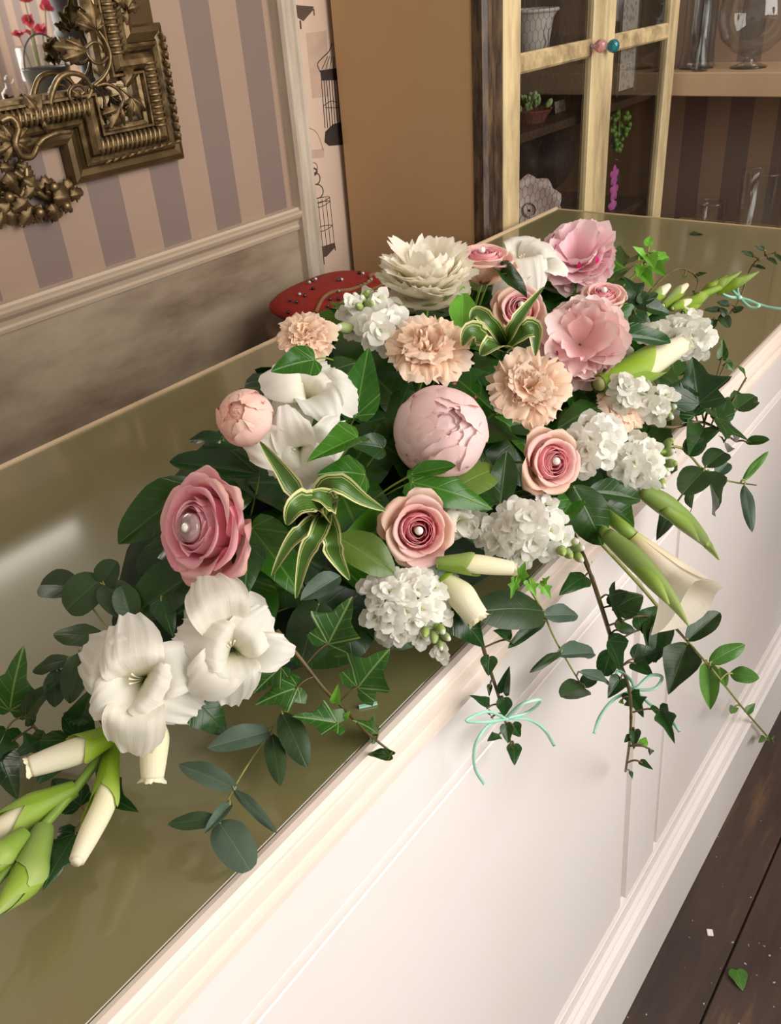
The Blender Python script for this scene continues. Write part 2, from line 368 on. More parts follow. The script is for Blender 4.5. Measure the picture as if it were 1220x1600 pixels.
M['gold'] = gold_mat()
M['gilt_dark'] = plain('bronze_gilt', srgb(92, 74, 46), 0.3, 0.25, 30, 0.6)
t = NT('mirror_glass'); t.base((0.86, 0.84, 0.8, 1)); t.set(0.02, 1.0); M['mirror'] = t.m
M['foam'] = plain('green_floral_foam', srgb(22, 44, 18), 0.9, 0.3, 60)
M['red'] = plain('red_cushion_cloth', srgb(146, 34, 26), 0.8, 0.15, 50); M['khaki'] = plain('khaki_cushion_band', srgb(140, 104, 66), 0.8, 0.15, 50)
M['bead'] = plain('silver_bead', srgb(206, 202, 198), 0.2, 0.1, 40, 0.6); M['jet'] = plain('black_bead', srgb(20, 18, 20), 0.15, 0.1, 40)
M['stoolwood'] = painted('stool_wood', srgb(96, 70, 48), srgb(58, 40, 28), 0.5, 8, 0.5)
# ------------------------------------------------------------------ picture ray -> place on the counter, the flower mound or the counter front
YB, YF = 0.8083, 0.2637
LEAN = 0.0402
EC = Vector((0.60, 0.435, 0.0)); EA, EB, EH = 0.42, 0.215, 0.185       # flower mound
def ray(px, py):
    return (CR*((px-610)/FPX)+CD*((py-800)/FPX)+CF)
C0 = Vector((0, 0, CH))                                                # heights here are above the counter top
def on_y(px, py, y): d = ray(px, py); return C0+d*(y/d.y)
def on_x(px, py, x): d = ray(px, py); return C0+d*(x/d.x)
def on_z(px, py, z): d = ray(px, py); return C0+d*((z-CH)/d.z)
def fy(z): return YF+LEAN*z
def on_front(px, py, off=0.0):
    d = ray(px, py); t = (YF-off+LEAN*CH)/(d.y-LEAN*d.z); return C0+d*t
def at(px, py, off=0.0):
    """where a growing thing seen at px,py stands: on the mound, on the counter top or before the counter front, lifted by off"""
    d = ray(px, py); ax = (EA+off, EB+off, EH+off)
    o = [(C0[i]-EC[i])/ax[i] for i in range(3)]; q = [d[i]/ax[i] for i in range(3)]
    A = sum(x*x for x in q); B = 2*sum(x*y for x, y in zip(o, q)); C = sum(x*x for x in o)-1
    D = B*B-4*A*C; ts = []
    if D >= 0:
        t = (-B-math.sqrt(D))/(2*A)
        if (C0+d*t).z > -0.25: ts.append(t)
    else:
        t = -B/(2*A); F = math.sqrt(C+1+B*t/2)
        if F < 1.35: ts.append(t)
    tz = (off-CH)/d.z if d.z < 0 else 9
    if tz > 0:
        p = C0+d*tz
        if p.y > YF-0.02: ts.append(tz)
    if d.z < 0:
        t = (YF-off+LEAN*CH)/(d.y-LEAN*d.z)
        p = C0+d*t
        if t > 0 and p.z < 0.03: ts.append(t)
    t = min(ts) if ts else 1.0
    return C0+d*t
def W3(p): return Vector((p[0], p[1], p[2]+ZC))
def mpp(p): return CF.dot(Vector(p)-C0)/FPX                            # metres in one picture pixel at p
def facing(p, ax, ay):
    v = (C0-Vector(p)).normalized(); return (v+CR*ax-CD*ay).normalized()
# ================================================================== THE SETTING
def up(me):                                   # heights above the counter top -> heights above the floor
    for v in me.vertices: v.co.z += ZC
    me.update(); return me
XW = 2.42                                      # shelf back wall
YW = 1.165                                     # wallpapered wall
fl = struct('floor', box('floor', -1.6, XW+0.1, -1.95, YW+0.05, -0.06, -0.012), M['floor'])
pw = 0.135; y = 0.125
ys = [0.125+pw*k for k in range(-15, 8)]
for k, yy in enumerate(ys):
    if yy+pw > YW: break
    xs = [-1.6, (-0.4 if k % 3 == 0 else 0.35 if k % 3 == 1 else 0.05), (1.9 if k % 2 else 2.1), XW]
    for a, b in zip(xs, xs[1:]):
        me = box('floorboard', a+0.0012, b-0.0012, yy+0.0014, yy+pw-0.0014, -0.03, 0.0-0.0006*((k*7) % 3), 0.0012)
        obj('floorboard', me, M['floor'], fl)
# striped wall with chair rail and distressed wainscot
wl = struct('wall_left', up(box('wall_left', -1.6, 1.225, YW, YW+0.05, -ZC, 2.3)), M['stripe'])
wb = struct('wall_back', up(box('wall_back', 1.225, XW+0.05, YW, YW+0.05, -ZC, 2.3)), M['paper'])
obj('wainscot_panel', up(box('wainscot_panel', -1.6, 1.21, YW-0.006, YW, -ZC+0.1, 0.016)), M['wainscot'], wl)
def prism_x(name, prof, x0, x1, lean=0.0):
    """profile of (y,z) swept along X"""
    n = len(prof); vs = [(x0, a, b) for a, b in prof]+[(x1, a, b) for a, b in prof]
    fs = [(i, (i+1) % n, n+(i+1) % n, n+i) for i in range(n)]+[tuple(range(n))[::-1], tuple(range(n, 2*n))]
    me = mesh(name, vs, fs, smooth=False)
    import bmesh
    bm = bmesh.new(); bm.from_mesh(me); bmesh.ops.recalc_face_normals(bm, faces=bm.faces); bm.to_mesh(me); bm.free()
    return me
rp = [(YW, 0.012), (YW-0.010, 0.013), (YW-0.012, 0.019), (YW-0.009, 0.022), (YW-0.012, 0.030), (YW-0.019, 0.037), (YW-0.022, 0.043), (YW-0.022, 0.047), (YW-0.015, 0.049), (YW-0.013, 0.053), (YW, 0.054)]
struct('trim_1', up(prism_x('chair_rail', rp, -1.6, 1.208)), M['rail'])
tp = [(1.208, 0), (1.208, -0.020), (1.212, -0.026), (1.219, -0.026), (1.223, -0.019), (1.227, -0.016), (1.243, -0.016), (1.247, -0.020), (1.252, -0.021), (1.256, -0.017), (1.262, -0.012), (1.264, 0)]
n = len(tp); vs = [(a, YW+b, z) for z in (-ZC, 1.6) for a, b in tp]
struct('trim_2', up(mesh('door_trim', vs, [(i, (i+1) % n, n+(i+1) % n, n+i) for i in range(n)], smooth=False)), M['trim'])
# shop window wall behind and beside the camera; the window's daylight comes through it
wf = struct('wall_front', up(box('wall_front', 2.25, XW+0.05, -1.95, -1.9, -ZC, 2.5)), M['shelf'])
bv = []; 
brick_m = plain('brown_brick', srgb(120, 88, 66), 0.8, 0.25, 20)
obj('low_wall', up(box('low_wall', -1.6, 2.25, -1.95, -1.9, -ZC, 0.1)), M['shelf'], wf)
obj('lintel', up(box('lintel', -1.6, 2.25, -1.95, -1.9, 2.3, 2.5)), M['shelf'], wf)
w1 = struct('window_1', up(box('window_frame', -0.22, -0.14, -1.96, -1.88, 0.1, 2.3)), M['creamwood'])
for xx in (0.98, 2.22): obj('mullion', up(box('mullion', xx, xx+0.06, -1.96, -1.88, 0.1, 2.3)), M['creamwood'], w1)
obj('window_sill', up(box('window_sill', -0.3, 2.35, -1.96, -1.80, 0.06, 0.1, 0.004)), M['creamwood'], w1)
# striped wall at the far end behind the glass shelves
wr = struct('wall_right', up(box('wall_right', XW, XW+0.05, -1.95, YW, -ZC, 2.3)), M['stripe_far'])
# ------------------------------------------------------------------ bird cage prints on the pale wallpaper
def flat(name, pts, mat, par, d):
    """a flat printed shape on the back wall, from points in the picture"""
    P = [on_y(px, py, YW-d) for px, py in pts]
    me = mesh(name, [W3(p) for p in P], [tuple(range(len(P)))], smooth=False); return obj(name, me, mat, par)
def ink(name, pts, wpx, mat, par, d=0.0006):
    P = [on_y(px, py, YW-d) for px, py in pts]
    me = tube(name, [W3(p) for p in P], wpx*0.5*mpp(P[0]), 4, max(4, len(P)*3)); return obj(name, me, mat, par)
def cage(cx, top, bot, w, mat, tray=True, dx=0.10):
    X = lambda y, f: cx+dx*(y-top)+f*w/2
    h = bot-top
    for f in (-1, -0.6, -0.2, 0.2, 0.6, 1): ink('cage_print', [(X(top, f), top-0.15*w*f), (X(bot, f), bot-0.15*w*f)], 0.9, mat, wb)
    for q in (0.0, 0.08, 0.55): ink('cage_print', [(X(top+h*q, -1), top+h*q+4), (X(top+h*q, 0), top+h*q+5), (X(top+h*q, 1), top+h*q-4), (X(top+h*q, 0), top+h*q-3), (X(top+h*q, -1), top+h*q+4)], 1.1, mat, wb)
cage(500, 312, 392, 30, M['print'])
def ring(cx, cy, rx, ry, wpx, mat): ink('cage_print', [(cx+rx*math.cos(a*PI/6), cy+ry*math.sin(a*PI/6)) for a in range(13)], wpx, mat, wb)
ring(495, 299, 10, 11, 1.6, M['print']); ring(493, 279, 7, 9, 1.6, M['print']); ring(491, 268, 4, 5, 2.6, M['print']); ring(490, 262, 6, 8, 0.9, M['print'])
flat('cage_print', [(494, 388), (523, 379), (524, 386), (510, 401), (496, 403)], M['print'], wb, 0.0004)
ink('cage_print', [(505, 402), (506, 413)], 3, M['print'], wb); ink('cage_print', [(523, 384), (524, 391)], 2, M['print'], wb)
flat('cage_print', [(452, 20), (463, 8), (490, 10), (489, 16), (474, 33)], M['print'], wb, 0.0004)
ink('cage_print', [(469, 32), (470, 45)], 3, M['print'], wb); ink('cage_print', [(490, 14), (491, 24)], 2, M['print'], wb)
flat('cage_print', [(500, 110), (527, 106), (530, 125), (502, 126)], M['print_dark'], wb, 0.0004)
for k in range(7): ink('cage_print', [(502+k*4, 124), (508+k*4, 200)], 1.3, M['print_dark'], wb)
ink('cage_print', [(500, 112), (496, 100), (504, 90), (514, 80), (518, 68)], 1.4, M['print_dark'], wb); ink('cage_print', [(506, 165), (517, 158), (527, 160)], 1.0, M['print_dark'], wb); ink('cage_print', [(508, 168), (530, 168)], 1.0, M['print_dark'], wb)
for k in range(4): ink('cage_print', [(503+k*6, 108), (512+k*3, 88)], 1.0, M['print_dark'], wb)
flat('cage_print', [(508, 206), (520, 194), (536, 190), (538, 226), (514, 228), (507, 222)], M['print_dark'], wb, 0.0004)
flat('cage_print', [(478, 52), (510, 48), (516, 150), (488, 154)], M['print_pale'], wb, 0.0002)
flat('cage_print', [(476, 236), (506, 232), (507, 246), (477, 249)], M['print_pale'], wb, 0.0002)
ink('cage_print', [(476, 236), (474, 216), (480, 204), (484, 200), (494, 206), (500, 218), (505, 234)], 1.4, M['print_pale'], wb)
ink('cage_print', [(467, 138), (474, 188), (474, 197)], 2.2, M['print'], wb)
# ================================================================== SHOP COUNTER
ct = thing('shop_counter', 'long white panelled shop counter with a glossy olive-green top', 'counter', T(0.6, 0.5, 0))
ctl = T(-0.6, -0.5, 0)
def cpart(name, me, mat, parent=ct, ml=None): return obj(name, me, mat, parent, ctl if parent is ct else ml)
XE = 1.5615; XS = -0.55
top = cpart('counter_top', up(box('counter_top', XS, XE, YF+0.001, YB, -0.03, 0.0, 0.0008)), M['top'])
cpart('carcass', up(box('carcass', XS+0.01, XE-0.02, YF+0.012, YB-0.02, -ZC+0.0005, -0.03)), M['white'])
cpart('back_lip', up(prism_x('back_lip', [(YB-0.0005, -0.03), (YB-0.0005, 0.002), (YB+0.004, 0.0035), (YB+0.008, 0.001), (YB+0.008, -0.03)], XS, XE+0.004)), M['lip'])
cpart('end_lip', up(box('end_lip', XE, XE+0.004, YF, YB, -0.03, 0.001)), M['lip'])
mp = [(YF+0.014, -0.043), (YF-0.002, -0.043), (YF-0.004, -0.041), (YF-0.004, -0.037), (YF-0.008, -0.034), (YF-0.014, -0.031), (YF-0.017, -0.026), (YF-0.0165, -0.021), (YF-0.013, -0.019), (YF-0.0125, -0.0175),
      (YF-0.014, -0.015), (YF-0.0135, -0.011), (YF-0.0095, -0.009), (YF-0.009, -0.0075), (YF-0.0095, -0.004), (YF-0.007, 0.0005), (YF-0.003, 0.0012), (YF, 0.0005), (YF+0.001, -0.004), (YF+0.014, -0.004)]
mo = prism_x('edge_moulding', mp, XS, XE); cpart('edge_moulding', up(mo), M['mould'])
def fbox(name, x0, x1, z0, z1, d0, d1, mat, b=0.0015):
    """board on the leaning counter front, standing d1 proud of it"""
    me = box(name, x0, x1, -d1, -d0, z0, z1, b)
    for v in me.vertices: v.co.y += fy(v.co.z)
    return cpart(name, up(me), mat)
G = 0.0075
zt, zb = -0.1135, -0.664
fbox('groove_backing', XS+0.02, XE-0.02, -0.72, -0.05, -0.0125, -0.0085, M['white'], 0)
fbox('top_rail', XS, XE-0.004, zt+G, -0.04, -0.0115, 0.0, M['white'], 0.001)
for a, b in ((0.708, 0.812),): fbox('stile', a+G, b-G, zb+G, zt-G, -0.0115, 0.0, M['white'], 0.001)
fbox('stile', 1.45, XE-0.004, zb+G, zt-G, -0.0115, 0.0, M['white'], 0.001)
fbox('stile', XS, -0.33, zb+G, zt-G, -0.0115, 0.0, M['white'], 0.001)
for a, b in ((-0.33, 0.708), (0.812, 1.45)): fbox('panel', a+G, b-G, zb+G, zt-G, -0.0115, -0.0012, M['white'], 0.001)
fbox('bottom_rail', XS, XE-0.004, -0.692, zb-G, -0.0115, 0.0, M['white'], 0.001)
bp = [(0.01, -0.745), (-0.014, -0.745), (-0.016, -0.735), (-0.012, -0.728), (-0.012, -0.722), (-0.009, -0.712), (-0.004, -0.706), (-0.004, -0.700), (0.0, -0.694), (0.01, -0.694)]
cpart('base_moulding', up(prism_x('base_moulding', [(fy(z)+a, z) for a, z in bp], XS, XE-0.004)), M['white'])
fbox('plinth', XS, XE-0.004, -ZC+0.0005, -0.745, -0.011, 0.012, M['white'], 0.002)
# ================================================================== CABINET
YC = 0.84
cb = thing('display_cabinet', 'tall tan and cream display cabinet with distressed wire-fronted doors', 'cabinet', T(1.75, 1.0, 0))
cbl = T(-1.75, -1.0, 0)
def kpart(name, me, mat, parent=cb): return obj(name, up(me), mat, parent, cbl if parent is cb else None)
kpart('side_panel', box('side_panel', 1.350, 1.366, YC+0.012, YW-0.012, -ZC+0.0005, 0.95, 0.002), M['board'])
kpart('side_panel', box('side_panel', 2.155, 2.171, YC+0.012, YW-0.012, -ZC+0.0005, 0.95, 0.002), M['orangewood'])
kpart('back_panel', box('back_panel', 1.366, 2.155, YW-0.024, YW-0.014, -ZC+0.0005, 0.95), M['darkwood'])
kpart('top_board', box('top_board', 1.34, 2.18, YC-0.01, YW-0.012, 0.95, 0.98, 0.003), M['darkwood'])
kpart('base_board', box('base_board', 1.366, 2.155, YC+0.012, YW-0.024, -ZC+0.0005, -0.62), M['darkwood'])
pp_ = [(1.3485, 0.0), (1.3485, 0.02), (1.41, 0.02), (1.41, 0.0), (1.405, -0.004), (1.398, -0.004), (1.394, 0.001), (1.386, 0.002), (1.380, -0.006), (1.366, -0.008), (1.356, -0.006), (1.350, -0.001)]
n = len(pp_); vs = [(a, YC+b, z) for z in (-ZC+0.0005, 0.95) for a, b in pp_]
kpart('corner_post', mesh('corner_post', vs, [(i, (i+1) % n, n+(i+1) % n, n+i) for i in range(n)]+[tuple(range(n)), tuple(range(n, 2*n))], smooth=False), M['black'])
SH = (0.137, -0.105, -0.36, 0.42, 0.254)
for z in SH: kpart('shelf', box('shelf', 1.366, 2.155, YC+0.03, YW-0.024, z-0.016, z, 0.001), M['darkwood'])
d_ = 0.0
for (a, b, l, r) in ((1.412, 1.795, 0.056, 0.050), (1.797, 2.171, 0.044, 0.048)):
    dr = kpart('door', box('door', a, a+l, YC-0.004, YC+0.014, -0.62, 0.95, 0.003), M['creamwood'])
    obj('stile', up(box('stile', b-r, b, YC-0.004, YC+0.014, -0.62, 0.95, 0.003)), M['creamwood'], dr)
    for z in (0.243, -0.30, 0.70, -0.60): obj('glazing_bar', up(box('glazing_bar', a+l-0.002, b-r+0.002, YC-0.002, YC+0.012, z, z+0.032, 0.004)), M['creambar'], dr)
    obj('pane', up(box('pane', a+l, b-r, YC+0.0045, YC+0.0065, -0.60, 0.94)), M['pane'], dr)
    # chicken wire behind the glass
    P = []; E_ = []; s = 0.0115; x0, x1 = a+l+0.004, b-r-0.004
    vs = []; fs = []
    def wire(p, q):
        p = Vector(p); q = Vector(q); d = (q-p).normalized(); n1 = d.cross(Vector((0, 1, 0))).normalized()*0.0004; n2 = Vector((0, 0.0004, 0)); k = len(vs)
        for c in (p, q):
            for e in (n1, n2, -n1, -n2): vs.append(c+e)
        for i in range(4): fs.append((k+i, k+(i+1) % 4, k+4+(i+1) % 4, k+4+i))
    if a < 1.5:
        r_ = 0
        z = -0.28
        while z < 0.5:
            x = x0+(s*0.87 if r_ % 2 else 0)
            while x < x1-s:
                wire((x, YC+0.016, z), (x, YC+0.016, z+s)); wire((x, YC+0.016, z+s), (x+s*0.87, YC+0.016, z+1.5*s)); wire((x+s*0.87, YC+0.016, z+1.5*s), (x+1.74*s, YC+0.016, z+s))
                x += 1.74*s
            z += 1.5*s; r_ += 1
        ww = obj('chicken_wire', up(mesh('chicken_wire', vs, fs)), M['jet'], dr)
def knob(px, py, mat, lab):
    p = on_y(px, py, YC-0.022); me = bpy.data.meshes.new('knob')
    import bmesh
    bm = bmesh.new(); bmesh.ops.create_icosphere(bm, subdivisions=2, radius=0.0125); bm.to_mesh(me); bm.free()
    o = obj('knob', me, mat, cb, cbl @ T(W3(p))); o['label'] = lab
    obj('knob_stem', tube('knob_stem', [(0, 0.008, 0), (0, 0.019, 0)], 0.004, 8), M['bead'], o)
knob(938, 72, M['gem_pink'], 'pink faceted crystal knob'); knob(958, 72, M['gem_blue'], 'teal faceted crystal knob')
# things on the cabinet's shelves
def rest(name, label, cat, x, y, z, group=None): return thing(name, label, cat, T(x, y, z+ZC), group)
pot_m = plain('white_enamel', srgb(206, 196, 190), 0.4, 0.06)
q = rest('planter', 'white flared planter with a rolled rim and twig pattern on cabinet shelf', 'planter', 1.70, 0.945, SH[4])
obj('body', lathe('planter_body', [(0.001, 0), (0.030, 0), (0.032, 0.004), (0.040, 0.06), (0.048, 0.074), (0.050, 0.076), (0.046, 0.074), (0.036, 0.055), (0.026, 0.008), (0.001, 0.008)], 28), pot_m, q)
obj('rim', lathe('planter_rim', [(0.048+0.0035*math.cos(a*PI/4), 0.075+0.0035*math.sin(a*PI/4)) for a in range(9)], 28), pot_m, q)
for k in range(7):
    a = -1.9+0.35*k; pts = [((0.0375+0.0005)*math.cos(a+0.12*math.sin(j*2.1+k)) * (0.86+0.14*j/3), (0.038)*math.sin(a+0.12*math.sin(j*2.1+k))*(0.86+0.14*j/3), 0.008+0.015*j) for j in range(4)]
    obj('twig_pattern', tube('twig', pts, 0.0012, 5), M['print'], q)
ppz = 0.0
sc = rest('succulent_pot', 'small trailing pale green succulent in a terracotta dish', 'plant', 1.665, 0.93, SH[0])
obj('dish', lathe('dish', [(0.030, 0), (0.045, 0.022), (0.047, 0.024), (0.042, 0.022), (0.028, 0.006)], 24), plain('terracotta', srgb(120, 66, 48), 0.7), sc)
lm = ball('succulent_leaf', 8, 6, 0.006, 0.004, 0.010); lmat = plain('succulent_green', srgb(150, 176, 110), 0.5, 0.2)
for k in range(26):
    a = random.uniform(0, 2*PI); r = random.uniform(0.0, 0.045); obj('leaf', lm, lmat, sc, T(r*math.cos(a), r*math.sin(a), 0.028+0.02*random.random()-0.2*max(0, r-0.035)) @ RZ(a) @ RY(random.uniform(0.2, 1.2)))
cd_ = rest('price_card', 'small white card propped on the cabinet shelf', 'card', 1.80, 0.93, SH[0])
cd_2 = obj('card', box('card', -0.022, 0.022, -0.0008, 0.0008, 0, 0.022), plain('card_white', srgb(220, 206, 180), 0.6), cd_, RX(-0.15))
# scalloped shell bowls standing on the lower shelf
def scallop(label, x, y, z, r, tilt, rz):
    t_ = rest('scalloped_dish', label, 'dish', x, y, z, None)
    vs = []; fs = []; n = 40
    for i, (rr, zz) in enumerate([(0.05, 0.0), (0.4, 0.03), (0.75, 0.14), (1.0, 0.34), (0.98, 0.37), (0.72, 0.18), (0.38, 0.07), (0.05, 0.04)]):
        for j in range(n):
            a = 2*PI*j/n; q_ = 1+0.07*rr*math.cos(10*a); vs.append((r*rr*q_*math.cos(a), r*rr*q_*math.sin(a), r*zz))
    for i in range(7):
        for j in range(n): k = (j+1) % n; fs.append((i*n+j, i*n+k, (i+1)*n+k, (i+1)*n+j))
    obj('bowl', mesh('bowl', vs, fs), plain('shell_pink_glaze', srgb(196, 172, 164), 0.35, 0.08), t_, RZ(rz) @ RY(tilt) @ T(0, 0, 0))
    obj('foot', lathe('foot', [(r*0.25, -0.03*r), (r*0.3, 0.0), (r*0.2, 0.01)], 20), pot_m, t_, RZ(rz) @ RY(tilt))
scallop('pink scalloped dish stood on edge on the lower cabinet shelf', 1.68, 0.935, SH[1]+0.066, 0.066, -1.1, 0.75)
scallop('pale scalloped bowl below the upright pink dish', 1.585, 0.905, SH[1]+0.004, 0.042, 0.1, 0)
# dark hen ornament
hn = rest('hen_ornament', 'black metal hen ornament on the lower cabinet shelf', 'ornament', 1.89, 1.02, SH[1])
hn.matrix_basis = hn.matrix_basis @ S(1.18)
hm = plain('black_iron', srgb(26, 22, 20), 0.5)
obj('body', tube('hen_body', [(0.10, 0, 0.16), (0.07, 0, 0.13), (0.02, 0, 0.10), (-0.04, 0, 0.105), (-0.065, 0, 0.13), (-0.08, 0, 0.15)], [0.006, 0.032, 0.052, 0.040, 0.020, 0.014], 14, 24), hm, hn)
obj('comb', ball('comb', 8, 6, 0.016, 0.005, 0.012), hm, hn, T(-0.08, 0, 0.168)); obj('beak', tube('beak', [(-0.088, 0, 0.152), (-0.108, 0, 0.146)], [0.007, 0.001], 6), hm, hn)
for s in (-1, 1): obj('leg', tube('leg', [(0.0, 0.015*s, 0.06), (0.0, 0.015*s, 0.0)], 0.005, 6), hm, hn)
# trailing pearls plant, orchids and a lace panel behind the right door
gp = rest('trailing_plant', 'trailing green string-of-pearls plant hanging behind the right cabinet door', 'plant', 2.02, 0.90, 0.06)
gm = ball('pearl_leaf', 8, 6, 0.0058, 0.0058, 0.0062); gmat = plain('pearl_leaf_green', srgb(96, 132, 48), 0.4, 0.25)
obj('vine', tube('vine', [(0.0, 0, 0.062), (0.01, 0, 0.04), (0.012, 0, -0.02)], 0.002, 5), M['stem'], gp)
for k in range(60):
    z = random.uniform(-0.035, 0.050); r = 0.026*math.sqrt(random.random())*(1.0-abs(z-0.02)/0.09); a = random.uniform(0, 2*PI); obj('leaf', gm, gmat, gp, T(0.01+r*math.cos(a), r*math.sin(a), z))
orc = rest('orchid_spray', 'magenta orchid spray low behind the right cabinet door', 'flower', 2.015, 0.90, SH[1])
obj('stem', tube('stem', [(0, 0, -0.0), (0.004, 0, 0.05), (0.0, 0, 0.09)], 0.0018, 5), M['stem'], orc)
om = plain('orchid_magenta', srgb(208, 96, 178), 0.5, 0.15)
om_mesh = ball('orchid_petal', 8, 6, 0.009, 0.003, 0.013)
for k in range(3):
    for j in range(5): obj('petal', om_mesh, om, orc, T(0.004*(k % 2), 0, 0.005+0.036*k) @ RY(j*2*PI/5) @ T(0, -0.003, 0.011))
lc = rest('lace_panel', 'patterned grey frosted panel behind the right door, above the vine', 'panel', 1.963, 0.862, 0.304)
t = NT('frosted_lace'); vo = t.n('ShaderNodeTexVoronoi'); vo.inputs['Scale'].default_value = 90; t.l(t.n('ShaderNodeTexCoord').outputs['Object'], vo.inputs[0]); t.base(t.ramp(vo.outputs['Distance'], [(0.1, srgb(96, 90, 82)), (0.5, srgb(164, 156, 146))])); t.set(0.5); lacem = t.m
obj('sheet', box('sheet', -0.040, 0.040, -0.002, 0.002, -0.143, 0.134), lacem, lc)
for s in (-0.045, 0.045): obj('edge_bar', box('edge_bar', s-0.005, s+0.005, -0.004, 0.004, -0.153, 0.144, 0.001), M['darkwood'], lc)
# ================================================================== GLASS SHELVES AT THE FAR END
shf = struct('trim_3', up(box('wall_shelf', 2.20, XW, -1.2, 0.875, 0.118, 0.168, 0.002)), M['shelf'])
shf2 = struct('trim_4', up(box('lower_wall_shelf', 2.20, XW, -1.2, 0.875, -0.25, -0.21, 0.002)), M['shelf'])
def vase(name, label, x, y, z, prof, seg=32):
    t_ = rest(name, label, 'vase', x, y, z); t = 0.0022
    outer = list(prof); inner = [(max(0.001, r-t), zz+(t*1.5 if i == 0 else 0)) for i, (r, zz) in enumerate(prof)][::-1]
    obj('vessel', lathe('vessel', [(0.001, prof[0][1])]+outer+inner+[(0.001, inner[-1][1])], seg), M['glass'], t_)
    return t_
pv = on_x(1087, 112, 2.29)
vase('cylinder_vase', 'tall clear cylinder vase on the beige wall shelf', 2.29, pv.y+0.0, 0.168, [(0.040, 0), (0.043, 0.004), (0.040, 0.012), (0.036, 0.05), (0.037, 0.30)])
vase('bud_vase', 'narrow tapered clear bud vase standing before the cylinder vase', 2.232, pv.y-0.03, 0.168, [(0.018, 0), (0.020, 0.004), (0.013, 0.08), (0.010, 0.2)])
gv = on_x(1168, 112, 2.29)
vase('footed_vase', 'large clear balloon-shaped footed vase on the beige wall shelf', 2.29, gv.y, 0.168, [(0.040, 0), (0.041, 0.003), (0.016, 0.012), (0.013, 0.022), (0.040, 0.034), (0.068, 0.062), (0.080, 0.10), (0.074, 0.14), (0.052, 0.185), (0.044, 0.22), (0.052, 0.28)])
lv = on_x(1110, 332, 2.3)
vase('glass_jar', 'low clear glass jar on the lower wall shelf', 2.3, lv.y, -0.21, [(0.036, 0), (0.038, 0.004), (0.040, 0.07), (0.041, 0.075)])
lv = on_x(1195, 275, 2.3)
vase('glass_tumbler', 'wide clear glass cylinder on the lower wall shelf', 2.3, lv.y, -0.21, [(0.05, 0), (0.052, 0.004), (0.053, 0.15), (0.054, 0.155)])
# ================================================================== STOOL AND BEADED CUSHION between counter and wall
st = thing('bar_stool', 'dark wooden stool between counter and wall under the red cushion', 'stool', T(1.115, 0.985, 0))
obj('seat', lathe('seat', [(0.001, 0.785), (0.135, 0.785), (0.14, 0.791), (0.14, 0.807), (0.134, 0.813), (0.001, 0.813)], 32), M['stoolwood'], st)
for k in range(4):
    a = PI/4+k*PI/2; obj('leg', tube('leg', [(0.075*math.cos(a), 0.075*math.sin(a), 0.785), (0.11*math.cos(a), 0.11*math.sin(a), 0.0)], [0.016, 0.013], 10), M['stoolwood'], st)
obj('foot_ring', lathe('foot_ring', [(0.098+0.007*math.cos(a*PI/4), 0.26+0.007*math.sin(a*PI/4)) for a in range(9)], 32), M['stoolwood'], st)
cu = thing('beaded_cushion', 'red cushion sewn with bead clusters lying on the stool', 'cushion', T(1.115, 0.985, 0.813))
def cushion(r, h, sq=3.0):
    vs = []; fs = []; n = 36; R_ = 12
    for i in range(R_+1):
        ph = -PI/2+PI*i/R_
        for j in range(n):
            a = 2*PI*j/n; c = math.cos(ph); k = (abs(math.cos(a))**sq+abs(math.sin(a))**sq)**(-1/sq)
            rr = r*k*max(0.002, c)**0.6; vs.append((rr*math.cos(a), rr*math.sin(a)*0.92, h/2+h/2*math.copysign(abs(math.sin(ph))**1.2, math.sin(ph))*(1-0.12*c)))
    for i in range(R_):
        for j in range(n): k = (j+1) % n; fs.append((i*n+j, i*n+k, (i+1)*n+k, (i+1)*n+j))
    return mesh('cushion', vs, fs), vs
cm, cv = cushion(0.118, 0.060)
cm.materials.append(M['red'])
obj('cover', cm, M['red'], cu)
def ctop(x, y):
    best = max((v for v in cv if v[2] > 0.032), key=lambda v: -((v[0]-x)**2+(v[1]-y)**2)); return Vector(best)
for s in (0.03, 0.075):
    P = []
    for a in range(0, 9):
        x = -0.108+0.216*a/8; P.append(ctop(x, -0.01-s*0.8+0.25*x*x)+Vector((0, 0, 0.001)))
    obj('braid', tube('braid', P, 0.0035, 6, 30), M['khaki'], cu)
bm_ = ball('bead', 8, 6, 0.0032, 0.0032, 0.0032)
for k in range(70):
    a, r = random.choice([(-0.075, -0.05), (-0.04, -0.07), (0.0, -0.05), (-0.02, 0.02), (0.03, 0.0), (-0.09, 0.02)]) , 0.02
    p = ctop(a[0]+random.gauss(0, 0.012), a[1]+random.gauss(0, 0.008)); obj('bead', bm_, M['bead'] if k % 3 else M['jet'], cu, T(p.x, p.y, p.z+0.002))
